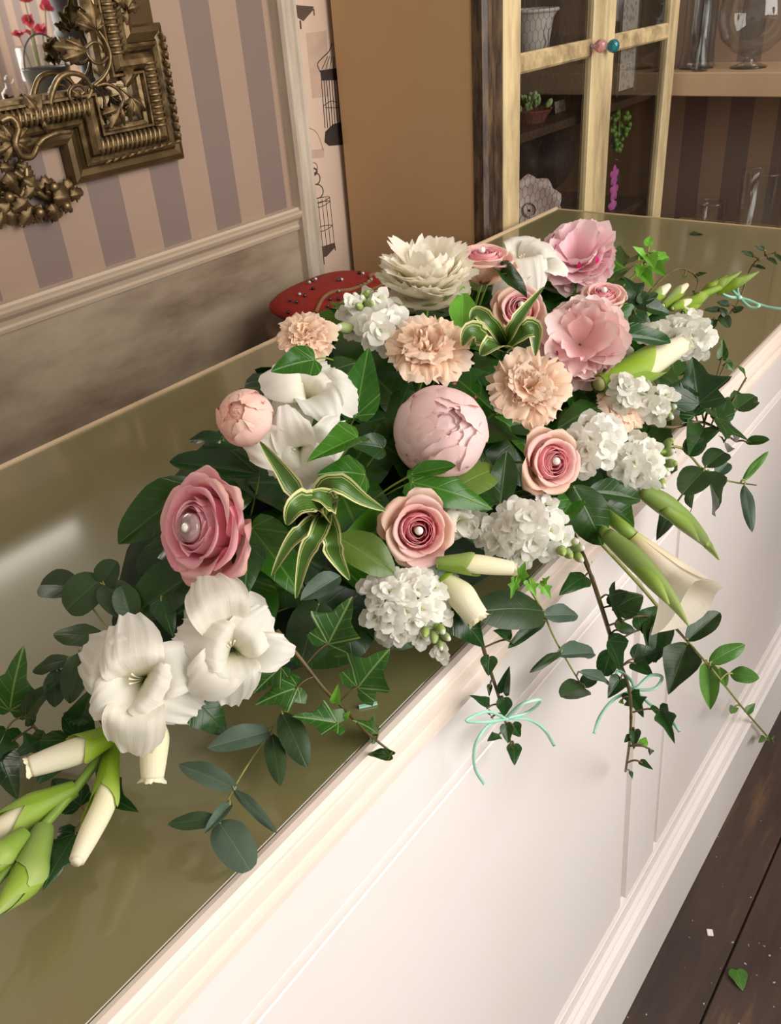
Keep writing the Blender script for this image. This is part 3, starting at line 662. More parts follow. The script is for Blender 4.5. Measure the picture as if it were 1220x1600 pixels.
# ================================================================== GILT MIRROR
mc = on_y(290, 248, YW-0.018)
XR, ZL = mc.x, mc.z
ZN = on_y(112, 243, YW-0.018).z
XN = on_y(113, 270, YW-0.018).x
ZT = on_y(258, 34, YW-0.018).z
mr = thing('wall_mirror', 'large rectangular mirror in an ornate antique gilt frame on striped wall', 'mirror', T(0.6, YW, ZC+0.5))
ml_ = T(-0.6, -YW, -ZC-0.5)
def mpart(name, me, mat, parent=mr, lm=None): return obj(name, me, mat, parent, (ml_ if lm is None else ml_ @ lm) if parent is mr else lm)
IN = 0.052
path = [(-0.9, ZL+IN), (XN, ZL+IN), (XN, ZL), (XR, ZL), (XR, ZT), (XR-IN, ZT), (XR-IN, 1.25)]
def sweep(name, prof, inset=0.0):
    """profile of (distance in from the outer edge, height off the wall) run round the eared corner"""
    vs = []; fs = []; n = len(prof); m_ = len(path)
    for i, (x, z) in enumerate(path):
        nrm = []
        for a, b in ((i-1, i), (i, i+1)):
            if a >= 0 and b < m_:
                dx, dz = path[b][0]-path[a][0], path[b][1]-path[a][1]; L = math.hypot(dx, dz); nrm.append((-dz/L, dx/L))
        ox = sum(q[0] for q in nrm); oz = sum(q[1] for q in nrm)
        if len(nrm) == 2 and abs(nrm[0][0]-nrm[1][0])+abs(nrm[0][1]-nrm[1][1]) < 1e-6: ox, oz = nrm[0]
        for d, h in prof: vs.append((x+ox*(d+inset), YW-h, ZC+z+oz*(d+inset)))
    for i in range(m_-1):
        for j in range(n-1): a = i*n+j; fs.append((a, a+1, a+n+1, a+n))
    return mesh(name, vs, fs, smooth=False)
mpart('outer_moulding', sweep('outer_moulding', [(0, 0.001), (0, 0.014), (0.003, 0.019), (0.010, 0.021), (0.018, 0.018), (0.021, 0.024)]), M['gilt_dark'])
mpart('leaf_band', sweep('leaf_band', [(0.021, 0.015), (0.022, 0.026), (0.026, 0.030), (0.031, 0.026), (0.033, 0.022)]), M['gold'])
mpart('reeded_band', sweep('reeded_band', [(0.033, 0.020), (0.035, 0.028), (0.041, 0.034), (0.048, 0.034), (0.054, 0.028), (0.056, 0.020)]), M['gold'])
mpart('inner_fillet', sweep('inner_fillet', [(0.056, 0.018), (0.057, 0.030), (0.060, 0.030), (0.061, 0.022), (0.066, 0.020), (0.068, 0.006)]), M['gold'])
mpart('backboard', box('backboard', -0.9, XR-0.004, YW-0.005, YW, ZC+ZL+IN+0.004, ZC+1.2), M['gilt_dark'])
o = mpart('mirror_glass', box('mirror_glass', -0.9, XR-IN-0.01, YW-0.0075, YW-0.006, ZC+ZL+IN+0.05, ZC+1.2), M['mirror'])
mpart('mirror_glass', box('mirror_glass', XN+0.02, XR-0.06, YW-0.0075, YW-0.006, ZC+ZL+0.062, ZC+ZL+IN+0.05), M['mirror'])
mpart('mirror_glass', box('mirror_glass', XR-IN-0.01, XR-0.06, YW-0.0075, YW-0.006, ZC+ZL+IN+0.05, ZC+ZT-0.06), M['mirror'])
rb = ball('reed', 8, 6, 0.0034, 0.006, 0.0125)
def reeds(x0, z0, x1, z1, horiz):
    L = math.hypot(x1-x0, z1-z0); k = int(L/0.0082)
    for i in range(k):
        f = (i+0.5)/k; x = x0+(x1-x0)*f; z = z0+(z1-z0)*f
        mpart('reed', rb, M['gold'], lm=T(x, YW-0.031, ZC+z) @ (RY(0.15) if horiz else RY(PI/2)))
d = 0.0445
reeds(XN+d, ZL+d, XR-d-0.006, ZL+d, True); reeds(XR-d, ZL+d+0.008, XR-d, ZT-d, False)
reeds(0.40, ZL+IN+d, XN+d, ZL+IN+d, True); reeds(XR-IN-d, ZT-d+0.01, XR-IN-d, 0.60, False)
# little carved leaves on the leaf band
cv_ = []
def half_leaf(outl, K=10, q=3, fold=0.12, curl=0.15, wav=0.0, seed=0, uvs=0.5):
    """leaf blade from a half outline of (x, y), y = 0 at the leaf base and 1 at its tip; lies in the XY plane"""
    rnd = random.Random(seed); n = len(outl)
    vs = []; uv = []; fs = []
    ymid = [max(0.0, min(1.0, i/(n-1))) for i in range(n)]
    cols = 2*q+1
    for i, (x, y) in enumerate(outl):
        ym = ymid[i]
        for c in range(-q, q+1):
            f = abs(c)/q; sgn = 1 if c >= 0 else -1
            X = x*f*sgn; Y = ym+(y-ym)*f
            z = fold*abs(X)-curl*(Y-0.25)**2*(1 if Y > 0.25 else 0.3)-0.35*curl*f*f*abs(x)
            z += wav*math.sin(9*Y+3*sgn+seed)*f*f*abs(x)
            vs.append((X, Y, z)); uv.append((0.5+X*0.5, Y))
    for i in range(n-1):
        for c in range(cols-1):
            a = i*cols+c; fs.append((a, a+1, a+cols+1, a+cols))
    return mesh('leaf', vs, fs, uv)
def spl(pts, n): return [(max(0.0, p[0]), p[1]) for p in catmull(pts, n)]
ACANTHUS = [(0.02, 0), (0.16, 0.06), (0.34, 0.12), (0.22, 0.27), (0.40, 0.42), (0.26, 0.52), (0.34, 0.70), (0.16, 0.76), (0.14, 0.92), (0, 1)]
acm = [half_leaf(ACANTHUS, q=4, fold=-0.5, curl=0.5+0.2*k, wav=0.5, seed=k) for k in range(3)]
def carved(px0, py0, px1, py1, wr=1.0, d=0.030, k=0, name='carved_leaf'):
    """carved gilt leaf on the frame from base to tip"""
    a = on_y(px0, py0, YW-d); b = on_y(px1, py1, YW-d-0.006)
    ydir = (b-a); L = ydir.length; ydir.normalize(); zdir = Vector((0, -1, 0)); x = ydir.cross(zdir).normalized(); zdir = x.cross(ydir)
    Mx = Matrix.Identity(4); p = W3(a)
    for i in range(3): Mx[i][0] = x[i]*L*wr; Mx[i][1] = ydir[i]*L; Mx[i][2] = zdir[i]*L; Mx[i][3] = p[i]
    o = mpart(name, acm[k % 3], M['gold'], lm=Mx)
    o2 = o.modifiers.new('thick', 'SOLIDIFY'); o2.thickness = 0.06; return o
def scroll(pts, r0, r1=None, d=0.026):
    P = [W3(on_y(px, py, YW-d-0.004*math.sin(PI*i/(len(pts)-1)))) for i, (px, py) in enumerate(pts)]
    n = len(P); r1 = r0 if r1 is None else r1
    mpart('scroll', tube('scroll', P, [(r0+(r1-r0)*i/(n-1))*0.001 for i in range(n)], 8, n*5), M['gold'])
scroll([(78, 172), (80, 150), (90, 125), (105, 115), (122, 116), (135, 124), (143, 138)], 4.5, 3)
scroll([(143, 140), (138, 152), (125, 162), (112, 158), (108, 145), (114, 135), (126, 134), (132, 142), (126, 148)], 3.5, 2)
scroll([(146, 134), (160, 122), (170, 105), (172, 85), (165, 65), (155, 50), (150, 42)], 3, 2)
scroll([(172, 85), (160, 98), (148, 98), (138, 88), (133, 76)], 2.2, 2); scroll([(133, 76), (145, 66), (158, 70), (162, 82)], 2.2, 1.5)
scroll([(150, 135), (165, 131), (182, 138), (192, 152), (190, 165), (186, 172)], 2.6, 2); scroll([(182, 134), (196, 134), (206, 124), (212, 114)], 2.0, 1.6); scroll([(186, 136), (200, 148), (210, 160)], 2, 1.5)
scroll([(190, 60), (180, 40), (176, 25), (186, 10), (196, -6)], 3.2, 3); scroll([(168, 34), (172, 52), (186, 66)], 2.5, 2)
for i, a in enumerate([(150, 44, 146, -4, 1.1), (148, 44, 130, 18, 0.9), (152, 44, 166, 22, 0.9), (146, 46, 126, 36, 0.8), (152, 46, 166, 38, 0.8),
        (137, 80, 100, 72, 1.0), (135, 80, 108, 92, 0.9), (136, 78, 112, 62, 0.8), (196, 134, 220, 102, 0.8), (205, 152, 226, 184, 0.9), (206, 152, 236, 172, 0.7), (205, 152, 214, 188, 0.7),
        (188, 168, 180, 200, 0.9), (188, 168, 170, 178, 0.8), (190, 168, 202, 194, 0.7), (112, 140, 130, 152, 0.9), (60, 178, 45, 150, 0.9), (62, 178, 70, 150, 0.9), (62, 180, 40, 176, 0.9), (66, 180, 92, 168, 0.9), (66, 186, 80, 206, 0.8),
        (200, 12, 215, -16, 1.0), (200, 14, 224, 8, 0.9), (198, 16, 204, 36, 1.0), (196, 12, 184, -10, 0.9)]):
    carved(*a, d=0.034, k=i)
for i in range(10):          # leaf band
    f = i/10; carved(165+12*i, 256-3.6*i, 177+12*i, 250-3.4*i, 0.7, 0.030, i, 'band_leaf')
for i in range(12): carved(284-2.2*i, 220-14*i, 282-2.2*i, 206-14*i, 0.7, 0.030, i, 'band_leaf')
# shell and lower crest
for i in range(9):
    a = -2.6+i*0.62; carved(22, 222, 22+34*math.cos(a), 222+30*math.sin(a), 0.9, 0.040, i)
scroll([(0, 190), (16, 184), (28, 200), (24, 224), (34, 244), (50, 244), (58, 228)], 5, 4, 0.04); scroll([(58, 228), (70, 216), (90, 208), (110, 206)], 4, 3, 0.036)
for i, a in enumerate([(30, 262, 60, 284), (36, 280, 70, 300), (10, 270, 36, 300), (60, 296, 90, 284), (72, 300, 106, 298), (84, 310, 128, 308), (98, 300, 122, 284), (96, 314, 118, 330), (80, 318, 96, 344), (64, 318, 70, 346), (50, 322, 42, 354), (44, 310, 30, 330), (24, 300, 4, 320), (16, 310, 10, 346), (4, 330, 2, 362), (10, 290, -16, 300), (56, 288, 46, 310), (110, 306, 136, 302), (44, 334, 64, 346), (70, 330, 104, 336), (0, 262, 24, 262), (26, 256, 52, 266), (20, 320, 24, 352)]):
    carved(*a, wr=1.2, d=0.012+0.010*(i % 3), k=i)
scroll([(20, 268), (44, 286), (70, 308), (100, 312), (126, 296)], 6, 3, 0.010); scroll([(0, 300), (30, 310), (56, 330), (86, 326)], 5, 4, 0.010); scroll([(40, 262), (40, 284), (30, 310), (10, 330)], 5, 5, 0.010)
bz = ball('rosebud', 10, 8, 0.007, 0.006, 0.007)
for (px, py) in ((14, 308), (62, 332), (104, 322), (84, 292)): mpart('carved_rosebud', bz, M['gold'], lm=T(W3(on_y(px, py, YW-0.028))))
# ------------------------------------------------------------------ what the mirror shows: a display table across the room, right of the frame
def mir(px, py, depth):
    p = on_y(px, py, YW-0.0075+depth); return Vector((p.x, 2*(YW-0.0075)-p.y, p.z))
tz = mir(40, 175, 1.45).z
dt = thing('display_table', 'pale painted table across the room, seen only in the mirror', 'table', T(1.75, -0.32, 0))
obj('table_top', box('table_top', -0.75, 0.45, -0.24, 0.16, ZC+tz-0.03, ZC+tz, 0.004), M['creamwood'], dt)
for sx in (-0.7, 0.4):
    for sy in (-0.2, 0.12): obj('leg', box('leg', sx-0.02, sx+0.02, sy-0.02, sy+0.02, 0, ZC+tz-0.03, 0.002), M['creamwood'], dt)
zinc = plain('zinc', srgb(96, 100, 108), 0.35, 0.1, 20, 0.6); dkm = plain('slate_urn', srgb(44, 46, 54), 0.5, 0.1)
p = mir(85, 160, 1.38); bk = thing('zinc_bucket', 'grey zinc bucket reflected low in the mirror', 'bucket', T(p.x, -0.2225, ZC+tz))
obj('pail', lathe('pail', [(0.001, 0), (0.05, 0), (0.068, 0.11), (0.072, 0.115), (0.066, 0.11), (0.048, 0.006)], 28), zinc, bk)
obj('handle', tube('handle', [(0.07*math.cos(a*PI/6), 0.0, 0.11+0.09*math.sin(a*PI/6)) for a in range(7)], 0.003, 6), zinc, bk)
p = mir(122, 40, 1.58); ur = thing('dark_urn', 'dark slate pedestal urn reflected in the mirror', 'urn', T(p.x, -0.42, ZC+tz))
obj('bowl', lathe('urn', [(0.001, 0), (0.06, 0), (0.06, 0.012), (0.03, 0.03), (0.022, 0.10), (0.03, 0.13), (0.07, 0.16), (0.082, 0.19), (0.074, 0.2), (0.084, 0.32), (0.1, 0.36), (0.09, 0.35), (0.07, 0.22), (0.001, 0.2)], 28), dkm, ur)
p = mir(48, 60, 1.58); jr = thing('flower_jar', 'clear jar of hot pink roses reflected in the mirror', 'vase', T(p.x, -0.42, ZC+tz))
obj('vessel', lathe('vessel', [(0.001, 0), (0.05, 0), (0.055, 0.01), (0.055, 0.16), (0.05, 0.165), (0.052, 0.158), (0.052, 0.012), (0.001, 0.008)], 24), M['glass'], jr)
p = mir(15, 165, 1.45); gj = thing('storage_jar', 'small clear stoppered jar reflected beside the bucket', 'jar', T(p.x, -0.26, ZC+tz))
obj('vessel', lathe('vessel', [(0.001, 0), (0.03, 0), (0.03, 0.06), (0.014, 0.075), (0.014, 0.085)], 20), M['glass'], gj); obj('stopper', ball('stopper', 10, 8, 0.012, 0.012, 0.012), M['glass'], gj, T(0, 0, 0.093))
# ================================================================== THE FLOWER ARRANGEMENT
rnd = random.Random(11)
def petal(mer, W, Rc, prof=None, nu=8, nv=9, tip=0.25, ruf=0.0, freq=5.0, serr=0.0, seed=0, notch=0.0, curlside=0.0, spiral=0.0, crease=0.0):
    """petal: a strip following the meridian (r,z), cross-curved with radius Rc, rounded tip, ruffled or torn rim; base near the origin, growing along +Z, outside towards +Y"""
    r_ = random.Random(seed); prof = prof or [(0.25,), (0.7,), (1.0,), (0.95,), (0.8,)]
    mm = catmull(mer, 40); pw_ = catmull(prof, 40); vs = []; uv = []; fs = []
    ph = r_.uniform(0, 6.28); ph2 = r_.uniform(0, 6.28)
    teeth = [serr*r_.random() for _ in range(nu+1)]
    def ev(L, t):
        t = max(0.0, min(1.0, t))*40; i = min(int(t), 39); u = t-i; return tuple(a*(1-u)+b*u for a, b in zip(L[i], L[i+1]))
    for i in range(nv+1):
        t = i/nv
        for j in range(nu+1):
            s = -1+2*j/nu
            te = t*(1-tip*s*s-teeth[j]-notch*math.exp(-(s/0.18)**2))
            r, z = ev(mm, te); wd = ev(pw_, te)[0]*W
            q = s*wd; x = Rc*math.sin(q/Rc); y = r-Rc*(1-math.cos(q/Rc))
            k = ruf*t*t*(0.35+0.65*abs(s) if curlside == 0 else 1.0)
            if k:
                q0 = freq*0.42; y += 1.9*k*noise.noise(Vector((s*q0+ph*3, t*1.4, ph2))); z += 1.2*k*noise.noise(Vector((s*q0+9.1, t*1.1+ph, ph2*2))); x += 0.8*k*noise.noise(Vector((s*q0*0.8, t+3.3, ph+ph2)))
            y += curlside*t*s*s+spiral*s*t+crease*t*math.exp(-(s/0.16)**2)
            vs.append((x, y, z)); uv.append((0.5+0.5*s, te))
    for i in range(nv):
        for j in range(nu):
            a = i*(nu+1)+j; fs.append((a, a+1, a+nu+2, a+nu+1))
    return mesh('petal', vs, fs, uv)
def place(px, py, off, size, ax, ay, spin=0.0, back=0.0):
    """matrix for a bloom whose heart is seen at px,py; size in picture pixels is its unit radius; back sinks it along its axis"""
    p = at(px, py, off); s = size*mpp(p); a = facing(p, ax, ay); BLOOMS.append((W3(p), s))
    return T(W3(p)) @ frame((0, 0, 0), a) @ RZ(spin) @ S(s) @ T(0, 0, -back), p, a, s
BLOOMS = []
def stem_to_foam(parent, Mw, r=0.045, mat=None):
    """flower stalk from the bloom's base down into the foam"""
    b = Mw @ Vector((0, 0, 0.02)); tgt = Vector((max(0.34, min(0.86, 0.6+(b.x-0.6)*0.6)), 0.435, ZC+0.03))
    inv = Mw.inverted(); L = inv @ tgt; n = L.length
    me = tube('stem', [(0, 0, 0.02), L*0.5+Vector((0, 0, -0.12*n)), L], r, 7, 8)
    return obj('stem', me, mat or M['stem'], parent)
def sepals(parent, n=5, L=0.55, w=0.16):
    me = petal([(0.05, 0.0), (0.3, 0.02), (0.55, 0.10), (0.62*L/0.55, 0.25)], w, 0.4, [(0.8,), (1,), (0.8,), (0.45,), (0.1,)], 4, 5, 0.0)
    for k in range(n): obj('sepal', me, M['bract'], parent, RZ(k*2*PI/n+0.3))
# ---- roses
RO = {}
for k, (r, h, n) in enumerate([(0.12, 0.97, 2), (0.24, 1.0, 3), (0.37, 1.0, 3), (0.50, 0.97, 4)]):
    RO[k] = (petal([(0.03, 0.02), (r*1.0, 0.32), (r*1.08, 0.66), (r*0.92, h-0.10), (r*0.80, h-0.01), (r*0.86, h+0.015)], r*1.7, r*1.0, [(0.4,), (0.9,), (1,), (1,), (0.95,)], 10, 8, 0.10, 0.02, 4, 0, k, spiral=0.07+0.02*k), n)
RO['m'] = [petal([(0.04, 0.0), (0.46, 0.2), (0.60, 0.55), (0.62, 0.84), (0.74, 0.96), (0.80, 0.93)], 0.60, 0.62, [(0.3,), (0.8,), (1,), (1,), (0.85,)], 8, 10, 0.18, 0.03, 4, 0, 20+k) for k in range(2)]
RO['o'] = [petal([(0.04, -0.02), (0.5, 0.10), (0.76, 0.42), (0.84, 0.72), (1.02, 0.86), (1.10, 0.78)], 0.72, 0.8, [(0.3,), (0.85,), (1,), (0.95,), (0.7,)], 10, 11, 0.22, 0.06, 5, 0.03, 30+k) for k in range(3)]
RO['g'] = [petal([(0.04, -0.04), (0.55, 0.02), (0.92, 0.28), (1.08, 0.58), (1.28, 0.66), (1.34, 0.52)], 0.74, 0.9, [(0.3,), (0.85,), (1,), (0.9,), (0.6,)], 10, 11, 0.25, 0.09, 5, 0.05, 40+k) for k in range(3)]
def rose(label, px, py, off, size, ax, ay, spin=0, mats=('rose_in', 'rose_mid', 'rose_out'), outer=5, guard=4, back=0.55):
    Mw, p, a, s = place(px, py, off, size, ax, ay, spin, back); o = thing('rose', label, 'rose', Mw)
    stem_to_foam(o, Mw)
    for k in range(4):
        me, n = RO[k]
        for j in range(n): obj('petal', me, M[mats[0]], o, RZ(k*2.4+j*2*PI/n) @ RX(rnd.uniform(-0.05, 0.05)) @ S((1, 1, rnd.uniform(0.95, 1.02))))
    for j in range(5): obj('petal', RO['m'][j % 2], M[mats[1]], o, RZ(0.5+j*2*PI/5) @ RX(rnd.uniform(-0.05, 0.04)))
    for j in range(outer): obj('petal', RO['o'][j % 3], M[mats[1] if j % 2 else mats[2]], o, RZ(1.1+j*2*PI/outer) @ RX(rnd.uniform(-0.1, 0.05)) @ S(rnd.uniform(0.94, 1.02)))
    for j in range(guard): obj('petal', RO['g'][j % 3], M[mats[2]], o, RZ(0.2+j*2*PI/max(1, guard)) @ RX(rnd.uniform(-0.16, 0.1)) @ S(rnd.uniform(0.86, 0.98)))
    sepals(o, 5)
    return Mw
def pearl(label, Mw, local, r=0.0027, disc=False):
    p = Mw @ Vector(local); ax = (Mw.to_3x3() @ Vector((0, 0, 1))).normalized()
    o = thing('pearl_pin', label, 'pin', T(p) @ frame((0, 0, 0), ax))
    obj('pearl', ball('pearl', 14, 10, r, r, r), M['pearl'], o); obj('pin', tube('pin', [(0, 0, 0), (0, 0, -0.012)], 0.0005, 5), M['bead'], o)
    if disc:
        g = obj('crystal_collar', lathe('crystal_collar', [(0.001, -0.005), (0.006, -0.006), (0.0085, -0.003), (0.008, 0.0), (0.005, 0.0015), (0.001, 0.001)], 16), M['gem_clear'], o); g['label'] = 'clear crystal collar around the pearl'
R1 = rose('big open pink rose with tan-edged outer petals and a crystal-collared pearl', 318, 822, 0.046, 80, -0.95, 0.05, 0.4, ('pinkrose_in', 'pinkrose_in', 'pinkrose_out'), 6, 5, 0.62)
pearl('pearl pin with a clear crystal collar in the big open pink rose', R1, (0.02, -0.05, 1.06), 0.003, True)
R2 = rose('pink spiral rose with peach outer petals above a green-sheathed bud', 652, 828, 0.020, 52, 0.10, -0.05, 1.0)
pearl('pearl pin in the pink spiral rose above the green-sheathed bud', R2, (0.0, 0.0, 1.03))
R3 = rose('pink rose with a long peach outer cup beside the white stock', 858, 722, 0.024, 48, 0.55, -0.02, 2.0, outer=5, guard=3)
pearl('pearl pin in the pink rose beside the white stock', R3, (0.05, 0.0, 1.03))
R4 = rose('small pink rose half hidden by a variegated strap leaf', 811, 487, 0.014, 39, 0.10, 0.35, 0.7, guard=2)
pearl('pearl pin in the rose half hidden by a strap leaf', R4, (0.1, 0.05, 1.03))
R5 = rose('coral-pink rosebud with curled tan petals behind the blush ruffled peony', 942, 466, 0.016, 34, 0.15, 1.1, 0.2, guard=4, back=0.6)
pearl('pearl pin on top of the coral-pink rosebud', R5, (0.0, 0.0, 1.04), 0.0026)
R6 = rose('peach and pink rose beside the cream peony with its back turned', 756, 412, 0.030, 46, 0.10, 1.5, 1.3, outer=6, guard=3, back=0.55)
pearl('pearl pin on the peach and pink rose beside the cream peony', R6, (0.0, 0.1, 1.04), 0.0026)
# ---- peonies
def goblet(mats, n_layers=5, seed=0, closed=1.0, fleck=0):
    r_ = random.Random(seed); out = []
    for L in range(n_layers):
        R_ = 1.0-0.07*L; n = 7 if L < 2 else 6
        for v in range(2):
            top_r = (0.60, 0.36, 0.22, 0.12, 0.08)[L]+0.25*(1-closed)*(1 if L < 2 else 0.4)+0.06*r_.random(); h = (1.52, 1.70, 1.74, 1.72, 1.66)[L]+0.06*r_.random()
            me = petal([(0.05, 0.02+0.05*L), (0.62*R_, 0.18+0.04*L), (0.97*R_, 0.62), (1.0*R_, 1.05), (0.82*R_, 1.42), (top_r, h)], 0.68*R_, 0.95*R_,
                       [(0.3,), (0.85,), (1,), (0.98,), (0.72,)], 12, 12, 0.14, 0.045, 6, 0.05, seed*31+L*2+v, spiral=0.05)
            out.append((me, n, L, v))
    return out
def peony_bud(label, px, py, off, size, ax, ay, mat, spin=0, layers=5, closed=1.0, seed=1, flecks=0, back=0.95):
    Mw, p, a, s = place(px, py, off, size, ax, ay, spin, back); o = thing('peony', label, 'peony', Mw); stem_to_foam(o, Mw)
    r_ = random.Random(seed)
    for me, n, L, v in goblet(mat, layers, seed, closed):
        for j in range(v, n, 2): obj('petal', me, M[mat], o, RZ(L*1.7+j*2*PI/n+r_.uniform(-0.1, 0.1)) @ RX(r_.uniform(-0.07, 0.02)) @ S((1.015 if L == 0 else 0.99, 1.015 if L == 0 else 0.99, r_.uniform(0.66, 0.94) if L == 0 else r_.uniform(0.84, 1.0) if L == 1 else r_.uniform(0.95, 1.0))))
    obj('heart', ball('heart', 14, 10, 0.62, 0.62, 0.70), M[mat], o, T(0, 0, 0.92))
    ru = [petal([(0.03, 0.3), (0.16, 0.9), (0.24, 1.3), (0.22, 1.55+0.1*k)], 0.28, 0.4, None, 8, 8, 0.1, 0.09, 7, 0.08, seed*9+k) for k in range(2)]
    for j in range(10): obj('petal', ru[j % 2], M[mat], o, RZ(j*0.63+0.2) @ RX(r_.uniform(-0.1, 0.15)))
    fm = petal([(0.0, 0.0), (0.02, 0.05), (0.03, 0.12), (0.02, 0.2)], 0.05, 0.3, [(0.2,), (1,), (0.9,), (0.2,)], 3, 5, 0.0)
    for j in range(flecks):
        q = j*2.4+seed; ph = r_.uniform(0.3, 1.3); rr = 1.0*math.sin(ph+0.5)
        obj('fleck', fm, M['magenta'], o, RZ(q) @ T(0, 0.968, 0.98) @ T(0, 0.0, r_.uniform(-0.12, 0.22)) @ RX(0.05) @ S(r_.uniform(0.6, 1.0)))
    sepals(o, 5, 0.6, 0.26); return Mw
peony_bud('large round blush-pink peony, half open, under the ruffled carnations', 692, 672, 0.026, 72, 0.18, 0.20, 'blush_peony', 0.5, 5, 0.7, 3, 7)
peony_bud('small tight peach peony bud beside the white gladiolus blooms', 380, 650, 0.074, 43, -0.35, 0.25, 'bud_peony', 0.2, 3, 1.25, 5, 2)
def peony_full(label, px, py, off, size, ax, ay, mat, guard_mat, spin=0, seed=1, n_in=44, serr=0.10, open_=0.9, guards=8, droop=0.0, flecks=0, back=0.75, squash=1.0):
    Mw, p, a, s = place(px, py, off, size, ax, ay, spin, back); o = thing('peony', label, 'peony', Mw); stem_to_foam(o, Mw); r_ = random.Random(seed)
    gd = [petal([(0.05, 0.0), (0.45, 0.05), (0.85, 0.25-droop*0.4), (1.02, 0.55-droop), (1.06, 0.8-droop*1.5)], 0.58, 0.9, [(0.3,), (0.8,), (1,), (1,), (0.75,)], 10, 9, 0.2, 0.06, 5, serr*0.5, seed*7+k) for k in range(3)]
    for j in range(guards): obj('petal', gd[j % 3], M[guard_mat], o, RZ(j*2*PI/guards+0.2) @ RX(r_.uniform(-0.15, 0.1)) @ S(r_.uniform(0.92, 1.04)))
    inn = [petal([(0.02, 0.05), (0.22, 0.5), (0.34, 0.95), (0.30+0.12*k, 1.25+0.06*k)], 0.34+0.04*k, 0.6, [(0.3,), (0.7,), (1,), (1.05,), (0.9,)], 10, 8, 0.12, 0.09, 6, serr, seed*13+k) for k in range(4)]
    for j in range(n_in):
        f = math.sqrt((j+0.5)/n_in); tl = f*open_
        obj('petal', inn[j % 4], M[mat], o, RZ(j*2.39996) @ RX(-tl*1.15+r_.uniform(-0.08, 0.08)) @ S((r_.uniform(0.88, 1.06), r_.uniform(0.9, 1.06), (1.0-0.14*f)*r_.uniform(0.94, 1.04)*squash)))
    fm = petal([(0.0, 0.0), (0.02, 0.05), (0.03, 0.14), (0.02, 0.24)], 0.06, 0.3, [(0.2,), (1,), (0.9,), (0.2,)], 3, 5, 0.0)
    for j in range(flecks):
        th = r_.uniform(0.5, 1.1)
        obj('fleck', fm, M['magenta'], o, RZ(r_.uniform(0, 6.28)) @ RX(-th) @ T(0, 0.16, 1.10*squash*0.95) @ RX(0.9) @ S(r_.uniform(0.6, 1.1)))
    sepals(o, 5, 0.6, 0.24); return Mw
peony_full('large cream-white peony with a torn feathery crown and drooping guard petals', 668, 440, 0.030, 66, -0.05, 1.5, 'cream_peony', 'cream_guard', 0.3, 2, 60, 0.16, 0.62, 9, 0.35, 0, 0.45, 1.15)
peony_full('bright pink ruffled peony with a magenta streak on the green counter side', 903, 392, 0.026, 53, 0.05, 0.65, 'pink_peony', 'pink_peony', 0.9, 4, 46, 0.09, 0.95, 8, 0.1, 7, 0.65)
peony_full('blush ruffled peony with fine magenta flecks beside the small pink rose', 908, 530, 0.026, 60, 0.05, 0.20, 'blush_peony', 'blush_peony', 0.1, 6, 50, 0.07, 1.0, 8, 0.0, 9, 0.75)
# ---- carnations
def carnation(label, px, py, off, size, ax, ay, spin=0, seed=1, n=40, back=0.45):
    Mw, p, a, s = place(px, py, off, size, ax, ay, spin, back); o = thing('carnation', label, 'carnation', Mw); stem_to_foam(o, Mw); r_ = random.Random(seed)
    cp = [petal([(0.03, 0.05), (0.10, 0.35), (0.32, 0.62), (0.62, 0.78), (0.92, 0.80-0.06*k)], 0.46, 0.75, [(0.15,), (0.3,), (0.7,), (1.0,), (1.05,)], 16, 10, 0.10, 0.17, 10, 0.05, seed*17+k) for k in range(4)]
    ci = [petal([(0.02, 0.1), (0.06, 0.45), (0.16, 0.75), (0.24, 0.98+0.05*k)], 0.40, 0.4, [(0.2,), (0.4,), (0.9,), (1.05,)], 14, 9, 0.06, 0.20, 12, 0.05, seed*19+k) for k in range(3)]
    for j in range(13): obj('petal', cp[j % 4], M['carn'], o, RZ(j*2*PI/13*2.0+r_.uniform(-0.15, 0.15)) @ RX(r_.uniform(-0.35, -0.02)) @ S(r_.uniform(0.92, 1.08)))
    for j in range(12): obj('petal', cp[j % 4], M['carn'], o, RZ(j*2.4+0.4) @ RX(r_.uniform(0.1, 0.45)) @ S(r_.uniform(0.80, 0.95)))
    for j in range(n-25): obj('petal', ci[j % 3], M['carn'], o, RZ(j*2.39996) @ RX(r_.uniform(-0.45, 0.15)) @ S(r_.uniform(0.84, 1.02)))
    obj('calyx', lathe('calyx', [(0.04, -0.25), (0.10, -0.15), (0.12, 0.1), (0.10, 0.3)], 10), M['bract'], o); return Mw
carnation('peach carnation seen side-on between the white stock and the round peony', 668, 552, 0.026, 66, 0.05, 0.80, 0.3, 1)
carnation('peach carnation facing forward with a crumpled heart, above the long-cupped rose', 824, 608, 0.022, 64, 0.10, 0.28, 1.2, 2)
carnation('small peach carnation behind a glossy ivy leaf near the red cushion', 480, 530, 0.030, 48, -0.15, 0.85, 2.2, 3)
carnation('peach carnation squeezed in among white stock', 966, 640, 0.010, 40, 0.6, 0.3, 0.8, 4, 34)
